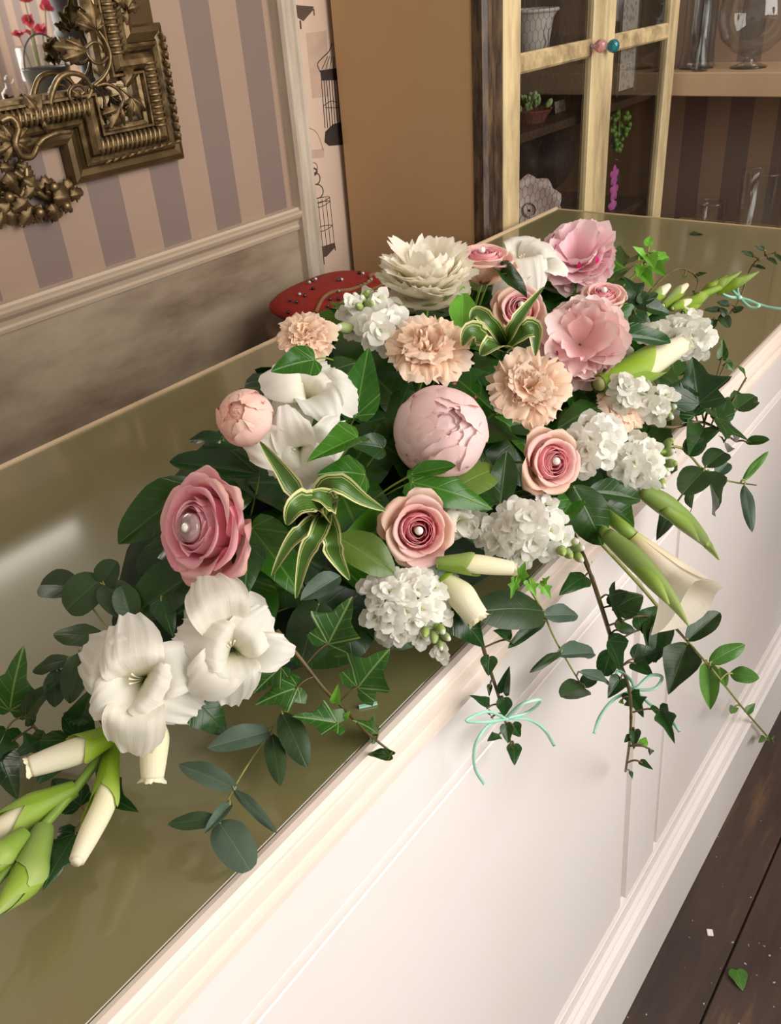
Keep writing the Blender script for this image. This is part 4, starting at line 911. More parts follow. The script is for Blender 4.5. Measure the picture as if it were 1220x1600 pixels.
# ---- gladioli
GT = [petal([(0.05, 0.0), (0.10, 0.35), (0.26, 0.72), (0.56, 1.02), (0.92, 1.08-0.16*k), (1.16, 0.86-0.20*k)], 0.50+0.05*(k % 2), 0.45+0.1*k, [(0.16,), (0.3,), (0.72,), (1.0,), (0.98,), (0.55,)], 18, 14, 0.12+0.05*(k % 2), 0.085, 8+2*k, 0.015, 60+k, crease=-0.03) for k in range(5)]
GTH = lathe('throat', [(0.045, -0.05), (0.07, 0.05), (0.095, 0.3), (0.16, 0.5)], 14)
STM = tube('stamen', [(0.02, 0.0, 0.2), (0.05, 0.03, 0.5), (0.10, 0.05, 0.78), (0.16, 0.06, 0.92)], [0.012, 0.012, 0.012, 0.02], 6)
def glad_bloom(parent, pw_inv, px, py, off, size, ax, ay, spin=0, back=0.55, seed=0, n=6):
    Mw, p, a, s = place(px, py, off, size, ax, ay, spin, back); r_ = random.Random(seed)
    th = obj('flower', GTH, M['bract'], parent, pw_inv @ Mw)
    for j in range(n):
        q_ = r_.uniform(0.88, 1.12)*(1.12 if j == 0 else 1.0)
        obj('tepal', GT[(j*2+seed) % 5], M['glad'], th, RZ(j*2*PI/6+r_.uniform(-0.2, 0.2)) @ RX((0.16 if j % 2 else -0.12)+r_.uniform(-0.16, 0.16)) @ RZ(r_.uniform(-0.15, 0.15)) @ S((q_*r_.uniform(0.92, 1.08), q_, q_*r_.uniform(0.95, 1.05))))
    for j in range(3): obj('stamen', STM, M['stamen'], th, RZ(j*0.5+1.0))
    return Mw
TIP = [petal([(0.30, 0.0), (0.55, 0.5), (0.62, 1.0), (0.80+0.15*k, 1.35)], 0.55, 0.6, [(0.8,), (1,), (1.0,), (0.8,)], 10, 6, 0.2, 0.18, 7, 0.06, 80+k) for k in range(2)]
def glad_bud(parent, inv, a, b, wpx, offa, offb, green=0.5, bend=(0, 0), openf=0.0):
    """gladiolus bud: cream furled tube coming out of a green sheath, from a to b in the picture"""
    A = at(a[0], a[1], offa); B = at(b[0], b[1], offb); C_ = (A+B)/2+CR*bend[0]*mpp(A)+CD*bend[1]*mpp(A); w_ = wpx*0.5*mpp((A+B)/2)
    L = [W3(x) for x in (A, A.lerp(C_, 0.6), C_, B.lerp(C_, 0.45), B)]
    bud = None
    if green < 0.98:
        me = tube('bud', L, [w_*0.45, w_*0.78, w_*0.92, w_*0.84, w_*(0.55+openf*0.4)], 12, 20)
        bud = obj('bud', me, M['gladbud'], parent, inv)
        if openf < 0.2: me2 = tube('furl', [L[3].lerp(L[4], 0.5), L[4]+(L[4]-L[3])*0.10], [w_*0.7, w_*(0.35+openf*0.5)], 7, 3); obj('furled_tip', me2, M['gladbud'], bud)
    Q = [Vector(q) for q in catmull([tuple(x) for x in L], 40)]
    def wrap(t0, t1, a0, span, fat):
        n = 16; vs = []; uv = []; fs = []
        for i in range(n+1):
            f = i/n; t = t0+(t1-t0)*f; x = max(0.0, min(1.0, t))*40; ii = min(int(x), 39); p = Q[ii].lerp(Q[ii+1], x-ii)+((Q[40]-Q[38]).normalized()*max(0.0, t-1.0)*(Q[40]-Q[0]).length)
            d = (Q[min(ii+2, 40)]-Q[max(ii-1, 0)]).normalized(); v = (CAM-p).normalized(); e1 = d.cross(v).normalized(); e2 = e1.cross(d)
            g = max(0.0, min(1.0, t)); rr = w_*fat*(0.50+0.62*math.sin(min(1.0, g*1.25+0.05)*PI*0.66))
            if green >= 0.98: rr *= max(0.10, 1-max(0, (g-0.45)/0.55)**1.5)
            sp = span*(1.0 if f < 0.45 else max(0.04, (1-(f-0.45)/0.55))**0.8)
            for m_ in range(9):
                a = a0+sp*(m_/8-0.5); vs.append(p+(e1*math.cos(a)+e2*math.sin(a))*rr); uv.append((m_/8, f))
        for i in range(n):
            for m_ in range(8): q = i*9+m_; fs.append((q, q+1, q+10, q+9))
        return obj('sheath', mesh('sheath', vs, fs, uv), M['bract'], parent, inv)
    if green >= 0.98:
        obj('bud', tube('bud', L, [w_*0.4, w_*0.8, w_*0.9, w_*0.5, w_*0.06], 10, 16), M['bract'], parent, inv); wrap(0.0, 1.0, 0.6, 4.6, 1.0); wrap(0.0, 0.98, 3.7, 4.6, 0.97); wrap(0.0, 0.62, 1.9, 3.4, 1.06)
    else:
        wrap(0.0, green*1.05, 2.6, 4.4, 1.0); wrap(0.0, green*1.35, -0.6, 3.8, 1.03)
    if bud is not None and openf > 0.15:
        e = Q[40]; d = (Q[40]-Q[37]).normalized(); Mx = T(e-d*w_*1.0) @ frame((0, 0, 0), d) @ S(w_)
        for m_ in range(4): obj('furled_petal', TIP[m_ % 2], M['gladbud'], bud, Mx @ RZ(m_*1.6))
    return bud
def glad(label, root): 
    Mw = T(W3(root)); o = thing('gladiolus', label, 'gladiolus', Mw); return o, Mw.inverted()
def px_tube(name, pts, radii_px, mat, parent, inv, seg=7):
    P = [at(*p) for p in pts]; r = radii_px if hasattr(radii_px, '__len__') else [radii_px]*len(P)
    return obj(name, tube(name, [W3(p) for p in P], [x*mpp(p) for x, p in zip(r, P)], seg), mat, parent, inv)
g, gi = glad('white gladiolus spike with two wide blooms and green-sheathed buds, trailing on the counter', at(330, 960, 0.0))
px_tube('stem', [(345, 900, 0.03), (280, 1030, 0.015), (188, 1142, 0.022), (120, 1230, 0.03), (50, 1312, 0.03), (-10, 1385, 0.03), (-60, 1450, 0.03)], [6, 7, 8, 8, 8, 7, 5], M['stem'], g, gi)
glad_bloom(g, gi, 350, 938, 0.010, 56, -0.35, 0.10, 0.4, 0.6, 1)
glad_bloom(g, gi, 365, 1014, 0.055, 80, 0.10, -0.05, 0.0, 0.62, 2)
glad_bloom(g, gi, 222, 1062, 0.055, 92, -0.15, -0.05, 0.9, 0.62, 3)
glad_bud(g, gi, (232, 1095), (238, 1215), 50, 0.04, 0.035, 0.12, (6, 0), 0.4)
glad_bud(g, gi, (186, 1143), (48, 1198), 46, 0.035, 0.045, 0.42, (0, 4), 0.4)
glad_bud(g, gi, (176, 1165), (120, 1345), 40, 0.03, 0.03, 0.5, (12, 6), 0.1)
glad_bud(g, gi, (118, 1232), (-22, 1310), 46, 0.03, 0.03, 0.78, (0, -4), 0.1)
glad_bud(g, gi, (70, 1292), (-12, 1435), 52, 0.03, 0.03, 1.0, (10, 12))
glad_bud(g, gi, (40, 1300), (-40, 1380), 40, 0.035, 0.035, 1.0, (0, 0))
g, gi = glad('white gladiolus with two ruffled blooms standing beside the peach peony bud', at(480, 690, 0.0))
px_tube('stem', [(520, 720, -0.02), (480, 680, 0.0), (470, 600, 0.0), (462, 560, 0.0)], [5, 5, 4, 3], M['stem'], g, gi)
glad_bloom(g, gi, 480, 618, 0.026, 72, 0.05, 0.55, 0.3, 0.6, 4)
glad_bloom(g, gi, 468, 706, 0.036, 68, -0.02, -0.20, 0.9, 0.62, 5)
g, gi = glad('single white gladiolus bloom between the peach rose and the pink peony', at(820, 420, 0.0))
px_tube('stem', [(800, 470, -0.03), (815, 430, -0.01)], [5, 4], M['stem'], g, gi)
glad_bloom(g, gi, 818, 420, 0.016, 58, 0.15, 0.85, 0.2, 0.55, 7)
g, gi = glad('gladiolus bud opening white from a green sheath beside the far white stock', at(930, 590, 0.0))
px_tube('stem', [(936, 598, -0.05), (940, 598, 0.012)], [5, 5], M['stem'], g, gi)
glad_bud(g, gi, (935, 600), (1062, 540), 48, 0.015, 0.03, 0.62, (0, 6), 0.3)
glad_bloom(g, gi, 948, 560, 0.000, 44, 0.3, 0.3, 0.8, 0.6, 8)
g, gi = glad('far gladiolus spike of pale green closed buds lying on the green counter top', at(1060, 470, 0.0))
px_tube('stem', [(990, 500, 0.01), (1060, 475, 0.012), (1130, 447, 0.014), (1180, 428, 0.014)], [6, 6, 5, 2], M['stem'], g, gi)
for a, b, w_, gr in [((1010, 475), (1044, 447), 17, 0.6), ((1035, 478), (1072, 446), 16, 0.7), ((1050, 482), (1078, 470), 14, 0.5), ((1070, 478), (1110, 456), 18, 1), ((1090, 468), (1136, 430), 17, 1), ((1100, 462), (1158, 424), 16, 1), ((1120, 458), (1186, 424), 15, 1), ((1066, 490), (1100, 468), 14, 1)]:
    glad_bud(g, gi, a, b, w_, 0.016, 0.02, gr)
for a, m_, b, dd, lab in (((1000, 765), (1068, 812), (1123, 874), 0.0, 'slim closed green gladiolus bud above the calla lily'), ((948, 835), (1022, 905), (1076, 978), 0.035, 'slim closed green gladiolus bud overlapping the calla lily')):
    g, gi = glad(lab, at(*a, 0.0))
    if dd: D0 = CF.dot(at(988, 838, 0.035)-C0); dep = lambda f: D0-0.022-0.050*f
    def bt(name, pts, radii, mat, seg):
        P = [at(x, y, o_) if not dd else C0+ray(x, y)*(dep(f)-e) for x, y, o_, f, e in pts]
        return obj(name, tube(name, [W3(p) for p in P], [r*mpp(p) for r, p in zip(radii, P)], seg), mat, g, gi)
    bt('bud', [a+(0.02, 0, 0), ((a[0]+m_[0])/2, (a[1]+m_[1])/2-3, 0.03, 0.25, 0), m_+(0.035, 0.5, 0), ((b[0]+m_[0])/2+3, (b[1]+m_[1])/2, 0.035, 0.75, 0), b+(0.03, 1.0, 0)], [12, 17, 15, 9, 1.5], M['bract'], 10)
    bt('overlapping_bract', [((a[0]+m_[0])/2, (a[1]+m_[1])/2+4, 0.032, 0.25, 0.002), (m_[0]-2, m_[1]+4, 0.04, 0.5, 0.004), ((b[0]+m_[0])/2-4, (b[1]+m_[1])/2+3, 0.04, 0.75, 0.003)], [9, 12, 2], M['bract'], 8)
    q0 = at(a[0]-40, a[1]-40, -0.02); q1 = at(*a, 0.02) if not dd else C0+ray(*a)*dep(0)
    obj('stem', tube('stem', [W3(q0), W3(q0.lerp(q1, 0.6)), W3(q1)], [5*mpp(q0), 7*mpp(q0), 9*mpp(q1)], 8), M['stem'], g, gi)
g, gi = glad('cream gladiolus bud in a long green sheath below the spiral rose', at(690, 880, 0.0))
px_tube('stem', [(640, 850, -0.03), (690, 880, 0.01)], [6, 8], M['stem'], g, gi)
glad_bud(g, gi, (682, 880), (800, 888), 34, 0.025, 0.04, 0.45, (0, -3), 0.35)
glad_bud(g, gi, (690, 900), (745, 965), 50, 0.02, 0.035, 0.1, (4, 0), 0.6)
g, gi = glad('pale white gladiolus petals tucked behind the spiral rose', at(715, 815, 0.0))
px_tube('stem', [(690, 800, -0.05), (712, 815, -0.01)], [4, 4], M['stem'], g, gi)
glad_bloom(g, gi, 715, 815, 0.0, 34, 0.4, -0.1, 0.2, 0.6, 9)
# ---- calla lily
A = at(988, 838, 0.035); B = at(1092, 945, 0.045)
axis = (CR*0.69+CD*0.73-CF*0.05).normalized(); cl = thing('calla_lily', 'cream calla lily leaning out over the counter front', 'calla lily', T(W3(A)))
v = (C0-A).normalized(); sd = axis.cross(v).normalized(); v = sd.cross(axis).normalized(); s_ = mpp(A)
vs = []; uv = []; fs = []; nu, nv = 28, 16; CA = 2.3
for i in range(nv+1):
    t = i/nv
    for j in range(nu+1):
        a = -PI*1.08+2.16*PI*j/nu; f = abs(a)/PI                     # a = 0 is the back of the spathe with the long tip
        ln = (142+34*math.cos(a-0.9)+8*math.sin(3*a))*t
        rad = (11+33*t**1.05)*(1+0.07*(a/PI)*t)
        fl_ = (18+20*math.cos(a+0.9))*max(0, t-0.70)**1.4*6.0
        d = sd*math.sin(a+CA)+v*math.cos(a+CA)
        vs.append(A*0+axis*(ln*s_)+d*((rad+fl_)*s_)); uv.append((j/nu, t))
for i in range(nv):
    for j in range(nu): q = i*(nu+1)+j; fs.append((q, q+1, q+nu+2, q+nu+1))
obj('spathe', mesh('spathe', vs, fs, uv), M['calla'], cl)
obj('spadix', tube('spadix', [axis*(20*s_), axis*(60*s_), axis*(100*s_)], [0.004, 0.0035, 0.002], 8), plain('yellow_spadix', srgb(232, 190, 70), 0.6), cl)
inv = T(W3(A)).inverted(); px_tube('stem', [(920, 780, -0.02), (952, 808, 0.015), (975, 826, 0.03), (996, 846, 0.036)], [9, 10, 11, 10], M['stem'], cl, inv, 10)
# ---- stocks
def floret_mesh(seed, n=9, full=1.0):
    r_ = random.Random(seed); vs = []; uv = []; fs = []
    for k in range(n):
        lay = k/n; me = petal([(0.03, 0.0), (0.18, 0.16), (0.55, 0.26), (0.95, 0.16+0.12*r_.random())], 0.46, 0.7, [(0.2,), (0.55,), (1.05,), (1.15,)], 7, 6, 0.26, 0.13, 7, 0.0, seed*23+k)
        Mx = RZ(k*2.39996+r_.uniform(-0.2, 0.2)) @ RX(0.15+0.95*lay*full*r_.uniform(0.8, 1.1)) @ S(1.0-0.42*lay); b = len(vs)
        vs += [Mx @ v.co for v in me.vertices]; uv += [tuple(me.uv_layers[0].data[i].uv) for i in range(0)] or [(0.5, 0)]*len(me.vertices)
        l = me.uv_layers[0].data
        for lp in me.loops: uv[b+lp.vertex_index] = tuple(l[lp.index].uv)
        fs += [tuple(b+i for i in p.vertices) for p in me.polygons]; bpy.data.meshes.remove(me)
    return mesh('floret', vs, fs, uv)
FL = [floret_mesh(k, (7, 9, 11, 8)[k]) for k in range(4)]
FC = ball('floret_heart', 8, 6, 0.10, 0.10, 0.08)
SB = ball('stock_bud', 8, 7, 0.30, 0.30, 0.55); SBT = ball('stock_bud_tip', 8, 6, 0.2, 0.2, 0.26)
def stock(label, florets, buds, root):
    """white stock stem: florets and buds given by their places in the picture (px, py, radius px, lift, face x, face y)"""
    P = at(root[0], root[1], root[2]); Mw = T(W3(P)); inv = Mw.inverted(); o = thing('stock_flower', label, 'flower', Mw); pts = [P]
    cx = sum(f[0] for f in florets)/len(florets); cy = sum(f[1] for f in florets)/len(florets)
    Q = at(cx, cy, 0.0); e = at(buds[0][0], buds[0][1], buds[0][3]) if buds else Q
    obj('stem', tube('stem', [W3(P), W3(Q.lerp(P, 0.15)), W3(e)], [0.0035, 0.003, 0.002], 7), M['stem'], o, inv)
    for k, (px, py, r, off, ax, ay) in enumerate(florets):
        Mf, p, a, s = place(px, py, off, r*1.18, ax, ay, k*1.3, 0.3); fo = obj('floret', FL[k % 4], M['stock'], o, inv @ Mf)
        if k % 2 == 0: obj('floret_heart', FC, M['budgreen'], fo, T(0, 0, 0.30))
        obj('pedicel', tube('pedicel', [W3(Q.lerp(p, 0.2)), Mf @ Vector((0, 0, 0.05))], 0.0012, 5), M['stem'], o, inv)
    for k, (px, py, r, off, ax, ay) in enumerate(buds):
        Mf, p, a, s = place(px, py, off, r*2.5, ax, ay, k, 0.2); BLOOMS.pop(); obj('pedicel', tube('pedicel', [W3(Q.lerp(p, 0.35)), Mf @ Vector((0, 0, -0.3))], 0.0016, 5), M['stem'], o, inv); bo = obj('bud', SB, M['budgreen'], o, inv @ Mf); obj('petal_tip', SBT, M['stock'] if k % 2 == 0 else M['budgreen'], bo, T(0, 0, 0.36))
def cluster(cx, cy, rx, ry, n, r, off, seed, dome=0.018):
    r_ = random.Random(seed); out = []
    for k in range(n):
        f = math.sqrt((k+0.5)/n); a = k*2.39996+seed; x = f*math.cos(a); y = f*math.sin(a)
        out.append((cx+x*rx+r_.uniform(-3, 3), cy+y*ry+r_.uniform(-3, 3), r*r_.uniform(0.86, 1.12), off+dome*(1-f*f), x*0.9+r_.uniform(-0.2, 0.2), -y*0.9+0.15+r_.uniform(-0.2, 0.2)))
    return out
stock('white stock with a knot of green buds between small carnation and cream peony', cluster(592, 508, 48, 34, 10, 27, 0.016, 1)+cluster(546, 478, 14, 16, 2, 18, 0.02, 12)+cluster(588, 462, 12, 10, 2, 20, 0.02, 13), [(565, 468, 10, 0.034, 0.0, 0.6), (572, 460, 9, 0.034, 0.4, 0.8), (556, 464, 9, 0.034, -0.4, 0.8), (578, 474, 9, 0.034, 0.5, 0.2), (535, 512, 13, 0.03, -0.9, 0.1), (560, 478, 9, 0.036, -0.2, 0.2)], (600, 530, -0.03))
stock('full white stock with drooping green buds over the counter edge below the spiral rose', cluster(638, 945, 68, 58, 22, 26, 0.018, 2)+cluster(694, 1014, 8, 6, 1, 20, 0.02, 21), [(690, 985, 10, 0.036, 0.3, -0.5), (678, 998, 10, 0.036, 0.0, -0.7), (698, 996, 9, 0.034, 0.6, -0.5), (664, 990, 9, 0.036, -0.1, -0.6), (688, 1010, 8, 0.034, 0.2, -0.9)], (650, 900, -0.03))
stock('white stock with one open green-eyed floret and buds, below the long-cupped rose', cluster(828, 830, 58, 46, 15, 26, 0.016, 3)+[(828, 806, 30, 0.042, -0.1, 0.2), (880, 842, 20, 0.03, 0.5, -0.2)], [(896, 846, 11, 0.032, 0.7, 0.0), (888, 866, 11, 0.032, 0.5, -0.5), (905, 856, 10, 0.03, 0.9, -0.1), (878, 862, 11, 0.034, 0.2, -0.4), (905, 872, 10, 0.028, 0.7, -0.7)], (800, 800, -0.03))
stock('long white stock spray pointing over the counter front with pale green bud tip', cluster(930, 694, 42, 42, 12, 25, 0.018, 4)+cluster(1000, 726, 44, 38, 12, 25, 0.018, 41), [(1046, 706, 10, 0.03, 0.8, 0.2), (1050, 724, 10, 0.03, 0.9, 0), (1038, 738, 11, 0.03, 0.6, -0.5), (1046, 690, 9, 0.03, 0.8, 0.6), (1034, 756, 10, 0.028, 0.5, -0.8)], (900, 690, -0.03))
stock('loose white stock with green buds beside the squeezed-in carnation', cluster(978, 610, 24, 30, 6, 22, 0.016, 5)+cluster(1026, 628, 32, 28, 7, 22, 0.016, 51), [(1050, 636, 9, 0.024, 0.7, 0.1), (1056, 622, 9, 0.024, 0.8, 0.4), (1046, 650, 9, 0.024, 0.6, -0.5)], (960, 640, -0.03))
stock('white stock farthest along the counter, beside the opening green-sheathed bud', cluster(1074, 524, 36, 32, 12, 22, 0.018, 6)+cluster(1030, 520, 24, 16, 4, 20, 0.012, 61), [(1084, 522, 8, 0.032, 0.2, -0.3)], (1020, 560, -0.01))
stock('small white stock tuft between the spiral rose and the green-eyed stock', cluster(758, 826, 34, 16, 6, 20, -0.004, 7), [], (740, 810, -0.04))
# ---- leaves
IVY = [(0.0, -0.0), (0.12, -0.10), (0.30, -0.12), (0.50, -0.02), (0.42, 0.12), (0.36, 0.22), (0.56, 0.36), (0.62, 0.44), (0.40, 0.50), (0.24, 0.58), (0.17, 0.76), (0.07, 0.92), (0.0, 1.0)]
HEART = spl([(0.0, 0.0), (0.22, -0.06), (0.42, 0.08), (0.46, 0.30), (0.32, 0.55), (0.20, 0.76), (0.08, 0.92), (0.0, 1.0)], 12)
RHOMB = spl([(0.0, 0.0), (0.16, 0.04), (0.34, 0.20), (0.50, 0.40), (0.36, 0.60), (0.20, 0.78), (0.08, 0.93), (0.0, 1.0)], 12)
OVAL = spl([(0.0, 0.0), (0.20, 0.06), (0.40, 0.22), (0.48, 0.45), (0.42, 0.68), (0.24, 0.88), (0.08, 0.97), (0.0, 1.0)], 12)
ROUND = spl([(0.0, 0.0), (0.24, 0.03), (0.46, 0.22), (0.52, 0.50), (0.46, 0.76), (0.26, 0.95), (0.10, 0.99), (0.0, 1.0)], 12)
SAW = [(0.0, 0.0)]+[((0.40*math.sin(PI*(0.08+0.9*i/13)))*(1.0 if i % 2 else 0.72), i/14+(0.04 if i % 2 else 0)) for i in range(1, 14)]+[(0.0, 1.0)]
LM = {}
for nm, o_ in (('ivy', IVY), ('heart', HEART), ('rhomb', RHOMB), ('oval', OVAL), ('round', ROUND), ('saw', SAW)):
    LM[nm] = [half_leaf(o_, q=4, fold=f_, curl=c_, wav=0.10 if nm != 'round' else 0.03, seed=k) for k, (f_, c_) in enumerate(((0.22, 0.22), (0.10, 0.40), (0.34, 0.12)))]
def leaf(parent, inv, a, b, w, shape, mat, oa=0.012, ob=0.018, roll=0.0, k=None, petiole=None, pm='stem'):
    """leaf blade from its base a to its tip b in the picture (heights oa, ob off the surface), w = breadth against length"""
    A = at(a[0], a[1], oa); B = at(b[0], b[1], ob); d = B-A; v = (C0-A.lerp(B, 0.5)).normalized()
    L = d.length; pl = math.hypot(a[0]-b[0], a[1]-b[1])*mpp(A)
    if L > 1.9*pl: B = A+d*(1.9*pl/L); d = B-A; L = d.length
    y = d.normalized(); n_ = (v*0.75+Vector((0, -0.05, 0.55))).normalized(); x = y.cross(n_).normalized(); z = x.cross(y)
    if roll: x, z = x*math.cos(roll)+z*math.sin(roll), z*math.cos(roll)-x*math.sin(roll)
    wm = {'ivy': 1.24, 'heart': 0.92, 'rhomb': 1.0, 'oval': 0.96, 'round': 1.04, 'saw': 0.8}[shape]
    sx = pl*w/wm; Mx = Matrix.Identity(4); p = W3(A)
    for i in range(3): Mx[i][0] = x[i]*sx; Mx[i][1] = y[i]*L; Mx[i][2] = z[i]*0.6*(sx+L); Mx[i][3] = p[i]
    o = obj('leaf', LM[shape][rnd.randrange(3) if k is None else k], M[mat], parent, inv @ Mx)
    if petiole is not None:
        q = W3(at(*petiole)) if not isinstance(petiole, Vector) else petiole
        obj('petiole', tube('petiole', [q, q.lerp(p, 0.6)+Vector((0, 0, 0.002)), p+y*0.002], 1.6*mpp(A), 5), M[pm], parent, inv)
    return o
def single(label, a, b, w, shape='heart', mat='ivygloss', oa=0.012, ob=0.020, roll=0.0, name='ivy_leaf', cat='leaf', foot=None):
    A = at(a[0], a[1], oa); Mw = T(W3(A)); o = thing(name, label, cat, Mw)
    c = Vector((max(0.30, min(0.9, A.x)), 0.435, 0.0)); root = W3(A.lerp(c, 0.35)); root.z = max(root.z, ZC+0.006)
    if foot: root = W3(at(*foot))
    leaf(o, Mw.inverted(), a, b, w, shape, mat, oa, ob, roll, petiole=root); return o
BR = 'broad_leaf'
single('bright green upright leaf in front of the cream peony', (722, 522), (724, 440), 0.55, 'rhomb', 'ivybright', 0.03, 0.045)
single('large glossy ivy leaf standing between gladiolus and side-on carnation', (556, 652), (576, 536), 0.56, 'heart', 'ivygloss', 0.02, 0.04)
single('dark ivy leaf behind the large glossy standing ivy leaf', (548, 645), (532, 556), 0.5, 'heart', 'ivydark', 0.012, 0.02)
single('pointed bright ivy leaf overlapping the lower ruffled gladiolus bloom', (560, 682), (482, 716), 0.58, 'heart', 'ivygloss', 0.066, 0.098)
single('heart-shaped ivy leaf above the variegated strap leaves', (572, 742), (508, 732), 1.02, 'heart', 'ivygloss', 0.045, 0.066)
single('olive broad leaf between the strap leaves and the spiral rose', (526, 838), (620, 894), 0.58, 'oval', 'olive', 0.022, 0.03, 0, BR)
single('large dark leaf lying under the round blush peony', (640, 752), (776, 786), 0.50, 'heart', 'ivygloss', 0.012, 0.028)
single('olive rounded leaf cupping the round blush peony', (700, 770), (780, 722), 0.62, 'round', 'olive', 0.010, 0.018, 0, BR)
single('dark upright leaf between the round peony and the long-cupped rose', (782, 790), (792, 704), 0.5, 'oval', 'broad', 0.01, 0.02, 0, BR)
single('small leaf tip poking over the base of the round blush peony', (640, 742), (712, 726), 0.38, 'oval', 'ivygloss', 0.035, 0.05)
single('glossy dark ivy leaf lying across the small carnation', (492, 562), (426, 575), 0.86, 'heart', 'ivygloss', 0.088, 0.098, foot=(528, 566, 0.0))
single('dark leaf beneath the small carnation', (560, 566), (496, 584), 0.6, 'oval', 'broad', 0.018, 0.022, 0, BR)
single('narrow dark leaf curling beside the white bloom near the cream peony', (772, 414), (822, 460), 0.4, 'oval', 'ivydark', 0.03, 0.045)
single('glossy broad leaf under the bright pink peony', (976, 418), (876, 462), 0.5, 'oval', 'ivygloss', 0.006, 0.010)
single('dark leaf behind the coral rosebud', (985, 402), (930, 440), 0.55, 'oval', 'broad', 0.006, 0.016, 0, BR)
single('long dark pointed leaf above the opening green-sheathed bud', (946, 524), (1052, 532), 0.34, 'oval', 'ivydark', 0.024, 0.04)
single('glossy leaf between the coral rosebud and the far stock', (950, 482), (1020, 512), 0.6, 'oval', 'ivygloss', 0.01, 0.02)
single('olive-shadowed leaf beside the forward-facing carnation', (948, 632), (882, 652), 0.66, 'oval', 'broad', 0.004, 0.016, 0, BR)
single('big glossy leaf above the calla stem', (896, 758), (948, 852), 0.62, 'oval', 'broad', 0.02, 0.034, 0, BR)
single('blue-green glossy leaf below the long stock spray', (918, 768), (1004, 778), 0.5, 'oval', 'broad', 0.022, 0.034, 0, BR)
single('rounded leaf beside the upper green gladiolus bud', (950, 790), (998, 822), 0.8, 'oval', 'broad', 0.012, 0.02, 0, BR)
single('broad leaf beside the green-eyed stock', (908, 762), (868, 820), 0.6, 'oval', 'ivygloss', 0.016, 0.022)
single('largest dark leaf spreading behind the big open rose', (310, 752), (182, 848), 0.46, 'oval', 'broad', 0.02, 0.022, 0, BR)
single('dark leaf spreading below the big open rose', (318, 886), (196, 966), 0.56, 'oval', 'broad', 0.014, 0.018, 0, BR)
single('dark leaf between the peach peony bud and the big open rose', (410, 742), (262, 718), 0.34, 'oval', 'ivydark', 0.014, 0.02)
single('slender leaf pointing out from under the peach peony bud', (352, 682), (292, 686), 0.36, 'oval', 'ivydark', 0.02, 0.02)
single('saw-edged leaf below the peach peony bud', (392, 700), (284, 712), 0.28, 'saw', 'broad', 0.016, 0.016, 0, BR)
single('large ivy leaf right of the big open rose', (392, 822), (476, 932), 0.6, 'heart', 'ivygloss', 0.02, 0.03)
single('dark ivy leaf hanging beneath the big open rose', (390, 850), (382, 926), 0.7, 'heart', 'ivydark', 0.03, 0.04)
single('ivy leaf under the heart-shaped leaf, by the strap leaves', (600, 700), (545, 690), 0.8, 'heart', 'ivydark', 0.010, 0.016)
single('dark leaf between the full stock and the counter edge', (706, 952), (766, 1012), 0.7, 'heart', 'ivydark', 0.02, 0.03)
single('grey-green oval leaf in front of the full stock', (532, 900), (470, 936), 0.5, 'oval', 'euc', 0.02, 0.028, 0, 'eucalyptus_leaf')
single('round dark leaf between the gladiolus bloom and the ivy trail', (500, 940), (470, 1030), 0.8, 'round', 'eucdark', 0.006, 0.014, 0, 'eucalyptus_leaf')
single('dark leaf under the trailing gladiolus blooms', (300, 1090), (360, 1150), 0.8, 'heart', 'ivydark', 0.008, 0.012)
# ---- trailing sprigs
def sprig(name, label, stem, leaves, stem_r=3.0, stem_mat='ivystem', cat='foliage', mat='ivy', shape='ivy', group=None):
    P0 = at(*stem[0]); Mw = T(W3(P0)); inv = Mw.inverted(); o = thing(name, label, cat, Mw, group); n = len(stem)
    px_tube('stem', stem, [stem_r*(1-0.55*i/(n-1)) for i in range(n)], M[stem_mat], o, inv, 6)
    fine = [(stem[i][0]+(stem[i+1][0]-stem[i][0])*f/5, stem[i][1]+(stem[i+1][1]-stem[i][1])*f/5, stem[i][2]+(stem[i+1][2]-stem[i][2])*f/5) for i in range(n-1) for f in range(6)]
    for L in leaves:
        a, b, w_ = L[0], L[1], L[2]; sh = L[3] if len(L) > 3 else shape; mt = L[4] if len(L) > 4 else mat
        q = min(fine, key=lambda s: (s[0]-a[0])**2+(s[1]-a[1])**2); oa = q[2]+(L[5] if len(L) > 5 else 0.004); ob = oa+(L[6] if len(L) > 6 else 0.006)
        leaf(o, inv, a, b, w_, sh, mt, oa, ob, petiole=q, pm=stem_mat)
    return o
sprig('ivy_sprig', 'trailing ivy with crisp five-pointed leaves reaching the counter edge moulding', [(432, 985, 0.02), (470, 1030, 0.02), (505, 1075, 0.02), (535, 1105, 0.02), (570, 1142, 0.022), (615, 1178, 0.024)],
      [((512, 1008), (550, 932), 1.05), ((558, 1076), (606, 1014), 1.2), ((467, 1074), (400, 1096), 0.95), ((530, 1130), (458, 1118), 0.75), ((438, 1003), (400, 1020), 0.75, 'heart'), ((440, 1042), (395, 1082), 0.9), ((592, 1150), (562, 1120), 1.1), ((612, 1180), (564, 1172), 0.4, 'heart'), ((524, 1098), (528, 1070), 0.6, 'heart', 'ivybright'), ((535, 1125), (545, 1112), 0.8, 'heart', 'ivybright')], 4.0)
